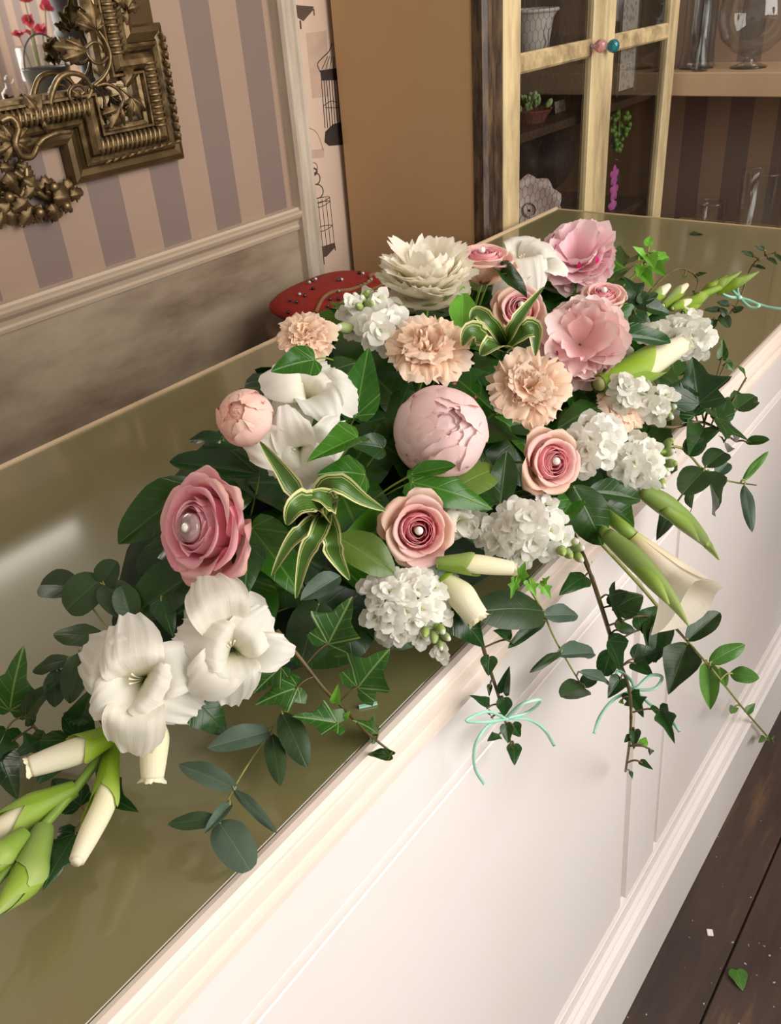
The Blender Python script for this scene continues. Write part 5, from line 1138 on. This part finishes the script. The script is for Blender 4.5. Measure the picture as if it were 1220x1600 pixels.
sprig('ivy_sprig', 'dark ivy trail at the counter end beside the gladiolus buds', [(190, 1130, 0.012), (130, 1160, 0.014), (70, 1150, 0.016), (30, 1110, 0.02), (-15, 1080, 0.02)],
      [((15, 1112), (28, 1022), 0.95, 'ivy', 'ivy'), ((70, 1152), (22, 1178), 0.9, 'ivy', 'ivydark'), ((40, 1120), (78, 1068), 0.7, 'heart', 'ivydark'), ((110, 1155), (60, 1218), 0.9, 'heart', 'ivydark'), ((120, 1150), (140, 1080), 0.8, 'heart', 'ivydark'), ((10, 1140), (-20, 1200), 0.9, 'ivy', 'ivydark'), ((150, 1120), (96, 1112), 0.8, 'saw', 'ivydark'), ((0, 1180), (24, 1240), 0.8, 'heart', 'ivydark')], 4.0)
sprig('ivy_sprig', 'dark ivy leaves lying under the gladiolus buds on the counter', [(150, 1190, 0.010), (150, 1240, 0.010), (110, 1310, 0.010), (60, 1360, 0.010)],
      [((152, 1238), (214, 1266), 0.9, 'ivy', 'ivydark'), ((120, 1300), (70, 1376), 0.8, 'ivy', 'ivydark'), ((125, 1260), (80, 1215), 0.9, 'heart', 'ivydark'), ((150, 1200), (170, 1180), 0.9, 'heart', 'ivydark'), ((70, 1340), (40, 1290), 0.8, 'heart', 'ivydark')], 3.0)
sprig('ivy_sprig', 'short ivy strand hanging over the counter front with a mint bow', [(748, 985, 0.02), (760, 1030, 0.02), (778, 1085, 0.02), (788, 1122, 0.02), (800, 1170, 0.018)],
      [((764, 1026), (763, 1056), 0.9, 'heart'), ((786, 1082), (795, 1043), 0.55, 'heart'), ((787, 1090), (788, 1120), 0.85, 'heart'), ((762, 1108), (730, 1080), 0.5, 'heart'), ((800, 1132), (814, 1152), 0.9, 'heart'), ((790, 1132), (794, 1162), 0.7, 'heart'), ((780, 1148), (756, 1154), 0.75, 'heart'), ((803, 1162), (804, 1192), 0.8, 'heart'), ((798, 1000), (772, 984), 0.9, 'heart'), ((765, 1070), (764, 1088), 0.5, 'heart'), ((768, 1122), (760, 1104), 0.5, 'heart')], 3.6, mat='ivydark')
sprig('ivy_sprig', 'long ivy strand hanging down the counter front with a mint bow', [(895, 835, -0.01), (918, 885, 0.022), (940, 950, 0.025), (962, 1020, 0.025), (982, 1075, 0.024), (985, 1140, 0.02), (977, 1205, 0.018)],
      [((952, 930), (985, 978), 1.0, 'ivy'), ((962, 950), (1012, 920), 0.9, 'heart'), ((965, 985), (1000, 978), 0.9, 'heart'), ((950, 1000), (975, 1050), 0.8, 'heart'), ((955, 1015), (944, 1050), 0.9, 'round'), ((990, 1030), (1035, 1015), 0.8, 'heart'), ((990, 1035), (1020, 1055), 0.8, 'heart'), ((970, 1060), (950, 1090), 0.8, 'heart'), ((985, 1085), (1005, 1118), 1.0, 'ivy'), ((1030, 1108), (1054, 1160), 0.6, 'ivy'), ((985, 1150), (975, 1160), 0.8, 'heart'), ((992, 1140), (990, 1170), 0.6, 'heart'), ((1003, 1165), (1010, 1148), 0.8, 'heart', 'ivybright'), ((1015, 1170), (1050, 1178), 0.35, 'heart'), ((1000, 1190), (1020, 1202), 0.5, 'heart'), ((985, 1205), (988, 1216), 0.6, 'heart', 'ivy'), ((968, 1095), (975, 1100), 0.9, 'heart', 'ivybright'), ((1000, 985), (1040, 940), 0.7, 'heart'), ((915, 900), (880, 920), 0.9, 'heart'), ((1015, 960), (1025, 1030), 0.42, 'oval')], 4.4, mat='ivydark')
sprig('ruscus_sprig', 'leafy green sprig reaching out low before the counter front', [(940, 850, 0.0), (1000, 915, 0.02), (1050, 975, 0.03), (1085, 1015, 0.03), (1125, 1062, 0.03), (1165, 1112, 0.028), (1207, 1160, 0.026)],
      [((1074, 1005), (1045, 1082), 0.72, 'rhomb', 'eucdark'), ((1072, 1002), (1126, 955), 0.5, 'oval', 'eucdark'), ((1108, 1036), (1166, 1002), 0.42, 'oval'), ((1105, 1035), (1110, 1106), 0.42, 'oval'), ((1140, 1052), (1184, 1056), 0.62, 'oval'), ((1122, 1042), (1134, 1070), 0.6, 'oval'), ((1148, 1104), (1114, 1118), 0.35, 'oval'), ((1166, 1114), (1180, 1098), 0.6, 'heart'), ((1196, 1154), (1168, 1162), 0.5, 'heart'), ((1206, 1154), (1210, 1144), 0.8, 'heart'), ((1042, 962), (1022, 1030), 0.5, 'oval', 'eucdark')], 3.2, 'eucstem', mat='ruscus', shape='oval')
sprig('ivy_sprig', 'big dark blue-green ivy leaves jutting out beyond the loose stock', [(1000, 660, 0.0), (1050, 668, 0.02), (1100, 660, 0.03), (1150, 690, 0.03)],
      [((1092, 632), (1082, 556), 1.3, 'ivy', 'ivydark', 0.01), ((1118, 652), (1202, 682), 1.05, 'ivy', 'ivydark', 0.012), ((1085, 650), (1068, 600), 0.9, 'heart', 'ivydark'), ((1100, 668), (1075, 712), 1.0, 'heart', 'ivydark'), ((1130, 690), (1155, 715), 0.9, 'heart', 'ivydark'), ((1165, 692), (1202, 686), 0.45, 'oval', 'broad'), ((1125, 655), (1140, 612), 0.8, 'heart', 'ivydark'), ((1150, 640), (1188, 610), 0.9, 'heart', 'ivydark'), ((1128, 562), (1129, 528), 0.5, 'heart', 'ivy'), ((1132, 565), (1148, 580), 0.7, 'heart', 'ivy'), ((1166, 592), (1157, 562), 0.4, 'heart', 'ivy')], 3.5)
sprig('eucalyptus_sprig', 'round dark eucalyptus leaves before the white counter panel right of the long stock', [(1020, 700, 0.02), (1065, 700, 0.03), (1100, 735, 0.03), (1140, 752, 0.032), (1182, 758, 0.032)],
      [((1100, 735), (1062, 772), 0.9, 'round'), ((1104, 738), (1122, 816), 0.56, 'oval'), ((1102, 730), (1136, 700), 0.8, 'round'), ((1075, 712), (1095, 680), 0.9, 'round'), ((1120, 742), (1138, 722), 0.9, 'round', 'euc'), ((1160, 752), (1202, 700), 0.2, 'oval', 'ruscus'), ((1162, 757), (1176, 822), 0.3, 'oval', 'euc'), ((1056, 786), (1028, 836), 0.6, 'heart', 'eucdark', -0.022, 0.0), ((1074, 770), (1092, 804), 0.7, 'heart', 'eucdark', -0.020, 0.0)], 2.6, 'eucstem', mat='eucdark', shape='round')
sprig('eucalyptus_sprig', 'pale eucalyptus sprig lying on the green top near the front edge', [(470, 1075, 0.012), (432, 1130, 0.012), (400, 1175, 0.013), (365, 1232, 0.015), (342, 1284, 0.018)],
      [((425, 1142), (324, 1166), 0.38, 'oval'), ((424, 1145), (436, 1214), 0.46, 'oval', 'eucdark'), ((440, 1112), (478, 1190), 0.5, 'oval', 'eucdark'), ((372, 1234), (276, 1190), 0.34, 'oval'), ((364, 1232), (426, 1290), 0.22, 'oval'), ((344, 1280), (262, 1284), 0.34, 'oval', 'eucdark'), ((342, 1284), (384, 1344), 0.80, 'round'), ((362, 1255), (320, 1300), 0.3, 'oval')], 2.6, 'eucstem', mat='euc', shape='oval')
sprig('eucalyptus_sprig', 'eucalyptus sprig with slate-green leaves hanging over the panel between the bows', [(790, 868, -0.012), (818, 905, 0.014), (845, 950, 0.022), (870, 1005, 0.024), (908, 1070, 0.024)],
      [((850, 955), (762, 945), 0.75, 'round', 'eucdark'), ((848, 962), (908, 958), 0.55, 'oval'), ((852, 968), (796, 1008), 0.3, 'oval', 'eucdark'), ((878, 1018), (834, 1042), 0.3, 'oval', 'eucdark'), ((868, 1024), (932, 1018), 0.52, 'oval'), ((915, 1076), (860, 1084), 0.66, 'round', 'eucdark'), ((908, 1072), (934, 1050), 0.7, 'oval', 'eucdark'), ((905, 1050), (960, 1066), 0.35, 'oval')], 2.8, 'eucstem', mat='euc', shape='oval')
sprig('ivy_sprig', 'fresh lime-green ivy tip over the counter edge below the green-eyed stock', [(772, 872, -0.01), (795, 896, 0.02), (820, 908, 0.034), (850, 914, 0.036)],
      [((812, 904), (820, 878), 1.0), ((806, 906), (798, 934), 0.7), ((826, 908), (838, 932), 0.9), ((846, 912), (862, 936), 0.8), ((848, 912), (858, 900), 0.8)], 2.4, 'stem', mat='ivybright', shape='ivy')
sprig('eucalyptus_sprig', 'round-leaved eucalyptus on the counter beside the big open rose', [(270, 930, 0.015), (205, 965, 0.014), (150, 1005, 0.014), (86, 1046, 0.014)],
      [((118, 918), (57, 910), 0.86, 'round'), ((158, 905), (100, 952), 0.85, 'round'), ((158, 912), (182, 878), 1.0, 'round'), ((166, 1000), (74, 982), 0.42, 'oval'), ((205, 958), (160, 905), 0.8, 'round'), ((205, 965), (190, 915), 0.8, 'round'), ((110, 1030), (40, 1045), 0.4, 'oval'), ((90, 1044), (84, 1105), 0.6, 'oval'), ((125, 1020), (108, 1100), 0.5, 'oval'), ((250, 935), (270, 990), 0.7, 'heart', 'ivydark')], 2.6, 'eucstem', mat='eucdark', shape='round')
sprig('ivy_sprig', 'small bright lime ivy tip rising behind the coral rosebud', [(970, 450, 0.01), (1000, 420, 0.03), (1012, 395, 0.045), (1014, 375, 0.05)],
      [((1012, 384), (1016, 366), 0.8), ((1008, 400), (994, 384), 0.7), ((1012, 400), (1026, 424), 0.9), ((1020, 410), (1050, 398), 0.9), ((1002, 415), (992, 440), 0.8), ((1018, 415), (1040, 430), 0.9), ((1000, 424), (1020, 448), 0.8), ((1028, 402), (1042, 388), 0.9), ((1004, 405), (990, 405), 0.9)], 2.0, 'stem', mat='ivybright', shape='heart')
sprig('ivy_sprig', 'dark ivy tangle between the coral rosebud and the far buds', [(960, 480, 0.005), (1000, 470, 0.02), (1040, 430, 0.03), (1068, 420, 0.03), (1090, 436, 0.028), (1082, 462, 0.02), (1055, 482, 0.015)],
      [((1000, 470), (975, 430), 0.8, 'ivy'), ((1000, 475), (1030, 455), 0.7, 'heart'), ((1010, 480), (1050, 490), 0.7, 'heart'), ((990, 490), (1020, 510), 0.8, 'heart'), ((1085, 458), (1100, 450), 0.7, 'heart'), ((1070, 430), (1062, 436), 0.9, 'heart', 'ivy'), ((1090, 430), (1104, 426), 0.5, 'heart'), ((1020, 490), (1045, 510), 0.8, 'heart')], 2.4, mat='ivydark', shape='heart')
sprig('ivy_sprig', 'thin brown twig with tiny dull leaves, mint bow, lying on the far counter', [(1110, 505, 0.006), (1140, 490, 0.008), (1158, 462, 0.010), (1172, 420, 0.012), (1195, 400, 0.012), (1240, 388, 0.012)],
      [((1178, 402), (1158, 392), 0.4), ((1195, 392), (1180, 384), 0.5), ((1198, 402), (1214, 412), 0.4), ((1178, 416), (1196, 420), 0.35), ((1210, 396), (1222, 408), 0.4), ((1130, 486), (1100, 484), 0.35), ((1140, 478), (1120, 472), 0.6), ((1145, 488), (1162, 480), 0.6), ((1125, 492), (1140, 510), 0.8), ((1115, 498), (1112, 515), 0.7), ((1136, 496), (1125, 480), 0.6)], 1.8, mat='eucdark', shape='oval')
# leaf sprigs filling the mound between the blooms
fo = thing('floral_foam', 'dark green block of floral foam hidden under the leaves and blooms', 'foam', T(0.6, 0.435, ZC))
vs = []; fs = []
for i in range(9):
    ph = PI/2*i/8
    for j in range(24): a = 2*PI*j/24; vs.append((0.36*math.cos(ph)**0.6*math.cos(a), 0.155*math.cos(ph)**0.6*math.sin(a), 0.0003+0.115*math.sin(ph)))
for i in range(8):
    for j in range(24): k = (j+1) % 24; fs.append((i*24+j, i*24+k, (i+1)*24+k, (i+1)*24+j))
obj('block', mesh('block', vs, fs), M['foam'], fo)
frn = random.Random(5)
HULL = [(310, 730), (430, 580), (560, 470), (690, 420), (900, 390), (960, 430), (1050, 520), (1070, 620), (1060, 690), (980, 800), (900, 860), (760, 940), (640, 1010), (480, 1060), (340, 1090), (240, 1060), (250, 900)]
def in_bed(p):
    c = p-C0; dz = c.dot(CF); px, py = 610+FPX*c.dot(CR)/dz, 800+FPX*c.dot(CD)/dz; k = False
    for (x0, y0), (x1, y1) in zip(HULL, HULL[1:]+HULL[:1]):
        if (y0 > py) != (y1 > py) and px < (x1-x0)*(py-y0)/(y1-y0)+x0: k = not k
    return k
NEAR = [(314, 822, 'big open pink rose'), (652, 828, 'pink spiral rose'), (858, 722, 'long-cupped pink rose'), (818, 487, 'half hidden pink rose'), (942, 466, 'coral-pink rosebud'), (756, 412, 'peach and pink rose'), (692, 672, 'round blush peony'), (383, 651, 'peach peony bud'),
        (668, 432, 'cream peony'), (903, 392, 'bright pink peony'), (908, 530, 'blush ruffled peony'), (668, 552, 'side-on carnation'), (824, 608, 'forward-facing carnation'), (480, 530, 'small carnation'), (966, 640, 'squeezed-in carnation'), (362, 1003, 'trailing gladiolus blooms'), (222, 1062, 'gladiolus bud spike'),
        (470, 650, 'ruffled gladiolus blooms'), (818, 420, 'single white gladiolus bloom'), (592, 508, 'stock near the small carnation'), (638, 945, 'full white stock'), (828, 830, 'green-eyed stock'), (965, 710, 'long stock spray'), (1010, 620, 'loose white stock'), (1074, 524, 'farthest white stock'), (508, 806, 'strap leaves by the big open rose'), (790, 546, 'strap leaves by the half hidden rose')]
def near(p):
    c = p-C0; dz = c.dot(CF); px, py = 610+FPX*c.dot(CR)/dz, 800+FPX*c.dot(CD)/dz
    return min(NEAR, key=lambda q: (q[0]-px)**2+(q[1]-py)**2)[2]
for i in range(60):
    t = (i+0.5)/60; th = i*2.39996; rr = math.sqrt(t)*0.97; x = rr*math.cos(th); y = rr*math.sin(th); z = math.sqrt(max(0.0, 1-x*x-y*y))
    p = Vector((EC.x+x*EA*0.95, EC.y+y*EB*0.93, max(0.012, z*EH*0.86)))
    if not in_bed(p): continue
    nrm = Vector((x/EA, y/EB, z/EH+0.6)).normalized()
    Mw = T(W3(p)) @ frame((0, 0, 0), nrm) @ RZ(rnd.uniform(0, 6)); o = thing('leaf_sprig', 'dark leafy filler sprig tucked beside the '+near(p), 'foliage', Mw, 'filler sprigs between the blooms')
    inv = Mw.inverted(); root = W3(Vector((max(0.32, min(0.88, p.x)), 0.435+(p.y-0.435)*0.5, 0.02)))
    obj('stem', tube('stem', [inv @ root, Vector((0, 0, -0.02)), Vector((0, 0, 0.004))], 0.0018, 6), M['stem'], o)
    n = 5
    for j in range(n):
        kind = ('oval', 'heart', 'oval', 'rhomb')[(i+j) % 4]; best = None
        for tr in range(24):
            L = frn.uniform(0.045, 0.068)*(1-0.014*tr); Ml = RZ(j*2*PI/n+frn.uniform(-0.3, 0.3)*(1+0.1*tr)) @ RX(frn.uniform(0.0, 0.45)-0.045*tr) @ S((L*0.85, L, L))
            pts = [Mw @ (Ml @ Vector(q)) for q in ((0, 1, -0.15), (0, 0.6, 0), (0.4, 0.45, 0), (-0.4, 0.45, 0), (0, 0.3, 0))]
            bad = sum(max(0.0, r_*0.98-(q-c_).length) for q in pts for c_, r_ in BLOOMS)+(0.0 if in_bed(pts[1]-Vector((0, 0, ZC))) else 0.012)
            if best is None or bad < best[0]: best = (bad, Ml)
            if bad == 0: break
        obj('leaf', LM[kind][j % 3], M[('broad', 'ivydark', 'ivygloss', 'broad')[(i*2+j) % 4]], o, best[1])
# ---- variegated strap-leaf plants
def strap(parent, inv, pts, wpx, tw=0.0):
    P = [at(*p) for p in pts]; n = 16; Q = [Vector(q) for q in catmull([tuple(p) for p in P], n)]; vs = []; uv = []; fs = []
    for i, p in enumerate(Q):
        t = i/n; d = (Q[min(i+1, n)]-Q[max(i-1, 0)]).normalized(); v = (C0-p).normalized(); sd = d.cross(v+Vector((0, 0, 0.4))).normalized(); nn = sd.cross(d).normalized()
        sd = (sd*math.cos(tw*t)+nn*math.sin(tw*t)).normalized(); nn = sd.cross(d).normalized()
        w_ = wpx*0.5*mpp(p)*(0.55+0.45*math.sin(PI*min(1, t*1.6+0.1)) if t < 0.5 else 1.0*max(0.03, (1-t)/0.5)**0.75)
        for j in range(7):
            s = -1+j/3; vs.append(W3(p+sd*(w_*s)+nn*(w_*0.45*s*s))); uv.append((0.5+s*0.5, t))
    for i in range(n):
        for j in range(6): a = i*7+j; fs.append((a, a+1, a+8, a+7))
    obj('leaf', mesh('strap_leaf', vs, fs, uv), M['strap'], parent, inv)
def straps(label, root, L):
    P = at(*root); Mw = T(W3(P)); o = thing('variegated_strap_plant', label, 'foliage', Mw); inv = Mw.inverted()
    px_tube('stem', [(root[0], root[1], -0.05), (root[0], root[1], root[2]+0.004)], [5, 6], M['stem'], o, inv)
    for pts, w_, tw in L: strap(o, inv, pts, w_, tw)
straps('rosette of cream-edged green strap leaves right of the big open rose', (508, 806, 0.02),
       [([(508, 806, 0.02), (472, 780, 0.05), (440, 735, 0.06), (406, 690, 0.062)], 32, 0.2), ([(508, 806, 0.02), (506, 765, 0.06), (530, 756, 0.07), (566, 780, 0.06), (602, 798, 0.05)], 34, -0.2),
        ([(508, 806, 0.02), (480, 824, 0.05), (452, 850, 0.05), (424, 900, 0.04)], 26, 0), ([(508, 806, 0.03), (496, 835, 0.055), (476, 870, 0.05), (462, 935, 0.035)], 30, 0.2),
        ([(508, 806, 0.02), (518, 840, 0.055), (524, 868, 0.05), (546, 906, 0.04)], 34, -0.1), ([(512, 812, 0.03), (490, 788, 0.07), (462, 792, 0.085), (448, 820, 0.075)], 46, 0.1), ([(508, 806, 0.02), (520, 790, 0.055), (500, 775, 0.07), (478, 776, 0.07)], 36, 0.1)])
straps('rosette of cream-edged strap leaves in front of the half hidden rose', (790, 546, 0.01),
       [([(790, 546, 0.01), (770, 510, 0.04), (745, 488, 0.045), (735, 500, 0.04)], 26, 0), ([(790, 546, 0.01), (800, 515, 0.045), (822, 482, 0.055), (850, 448, 0.055)], 22, 0.3),
        ([(790, 546, 0.01), (755, 530, 0.04), (735, 518, 0.05), (722, 540, 0.04)], 40, 0), ([(790, 546, 0.01), (815, 520, 0.045), (835, 516, 0.05), (836, 556, 0.04)], 36, 0), ([(790, 546, 0.01), (770, 538, 0.05), (750, 555, 0.045)], 34, 0)])
# ---- mint ribbon bows
def ribbon(parent, inv, pts, wpx, name):
    P = [at(*p) for p in pts]; n = 22; Q = [Vector(q) for q in catmull([tuple(p) for p in P], n)]; vs = []; fs = []; uv = []
    for i, p in enumerate(Q):
        d = (Q[min(i+1, n)]-Q[max(i-1, 0)]).normalized(); v = (C0-p).normalized(); sd = d.cross(v).normalized(); sd = (sd+v*0.5*math.sin(i*0.35)).normalized(); w_ = wpx*0.5*mpp(p); nn = sd.cross(d)*0.00025
        for e in (sd*w_+nn, -sd*w_+nn, -sd*w_-nn, sd*w_-nn): vs.append(W3(p)+e)
        uv += [(0, i/n)]*4
    for i in range(n):
        for j in range(4): k = (j+1) % 4; fs.append((i*4+j, i*4+k, i*4+4+k, i*4+4+j))
    fs += [(0, 1, 2, 3), (4*n+3, 4*n+2, 4*n+1, 4*n)]
    return obj(name, mesh(name, vs, fs, uv), M['ribbon'], parent, inv)
def bow(label, knot, loops, tails, off, w_=5):
    P = at(knot[0], knot[1], off); Mw = T(W3(P)); inv = Mw.inverted(); o = thing('ribbon_bow', label, 'bow', Mw)
    obj('knot', ball('knot', 10, 8, 4.5*mpp(P), 4.5*mpp(P), 4*mpp(P)), M['ribbon'], o)
    for L in loops: ribbon(o, inv, [knot+(off,)]+[q+(off+0.008,) if k == 1 else q+(off+0.004,) for k, q in enumerate(L)]+[knot+(off,)], w_, 'loop')
    for L in tails: ribbon(o, inv, [knot+(off,)]+[q+(off,) for q in L], w_, 'tail')
bow('mint ribbon bow tied to the short hanging ivy strand', (790, 1123), [[(762, 1112), (728, 1126), (760, 1128)], [(815, 1100), (844, 1094), (826, 1112)]], [[(762, 1134), (742, 1165), (742, 1200), (757, 1226)], [(825, 1124), (850, 1140), (866, 1166)]], 0.030)
bow('mint ribbon bow tied to the long hanging ivy strand', (992, 1078), [[(965, 1064), (966, 1048), (985, 1062)], [(1015, 1056), (1034, 1058), (1022, 1076)]], [[(960, 1092), (938, 1118), (928, 1146)], [(1015, 1100), (1045, 1122), (1062, 1144)]], 0.034, 5)
bow('mint ribbon bow lying on the far green counter top', (1155, 465), [[(1138, 450), (1128, 458), (1140, 464)], [(1172, 470), (1186, 478), (1172, 480)]], [[(1180, 474), (1205, 481), (1240, 484)], [(1152, 450), (1160, 436), (1172, 430)]], 0.010, 4.5)
# ---- small things on the counter and floor
def litter(name, label, cat, p, me, mat, Mx=Matrix.Identity(4)): return tag(obj(name, me, mat, None, T(p) @ Mx), label, cat)
p = on_z(1150, 1518, -ZC); litter('fallen_leaf', 'small green leaf lying on the dark floorboards', 'leaf', Vector((p.x, p.y, 0.004)), LM['heart'][0], M['ruscus'], RZ(2.2) @ S(0.03))
p = on_z(1109, 1458, -ZC); litter('paint_chip', 'small white flake on the dark floorboards', 'debris', Vector((p.x, p.y, 0.0015)), box('paint_chip', -0.0055, 0.0055, -0.0045, 0.0045, -0.0012, 0.0012, 0.0006), M['white'], RZ(0.5))
p = on_z(575, 1102, 0.001); litter('ribbon_offcut', 'tiny pale mint offcut lying on the green counter top', 'debris', W3(Vector((p.x, p.y, 0.0012))), box('ribbon_offcut', -0.006, 0.006, -0.001, 0.001, -0.0008, 0.0008), M['ribbon'], RZ(-0.7))
p = on_z(1078, 366, 0.001); litter('leaf_scrap', 'dark leaf scrap near the far edge of the green counter top', 'debris', W3(Vector((p.x, p.y, 0.002))), LM['oval'][1], M['eucdark'], RZ(-2.3) @ S((0.022, 0.03, 0.03)))
# hot pink blooms of the jar across the room
hp = plain('hot_pink_petal', srgb(226, 60, 100), 0.5, 0.15)
for k, (x, y, z) in enumerate([(0.0, 0.02, 0.23), (0.045, 0, 0.20), (-0.045, 0.01, 0.19), (0.02, -0.03, 0.19), (-0.01, 0.03, 0.28), (0.06, 0.02, 0.26)]):
    obj('bloom', FL[k % 4], hp, jr, T(x, y, z) @ RX(-0.8+0.3*k) @ RY(0.4*k-1) @ S(0.03)); obj('stem', tube('stem', [(x*0.2, y*0.2, 0.01), (x, y, z)], 0.002, 5), M['stem'], jr)
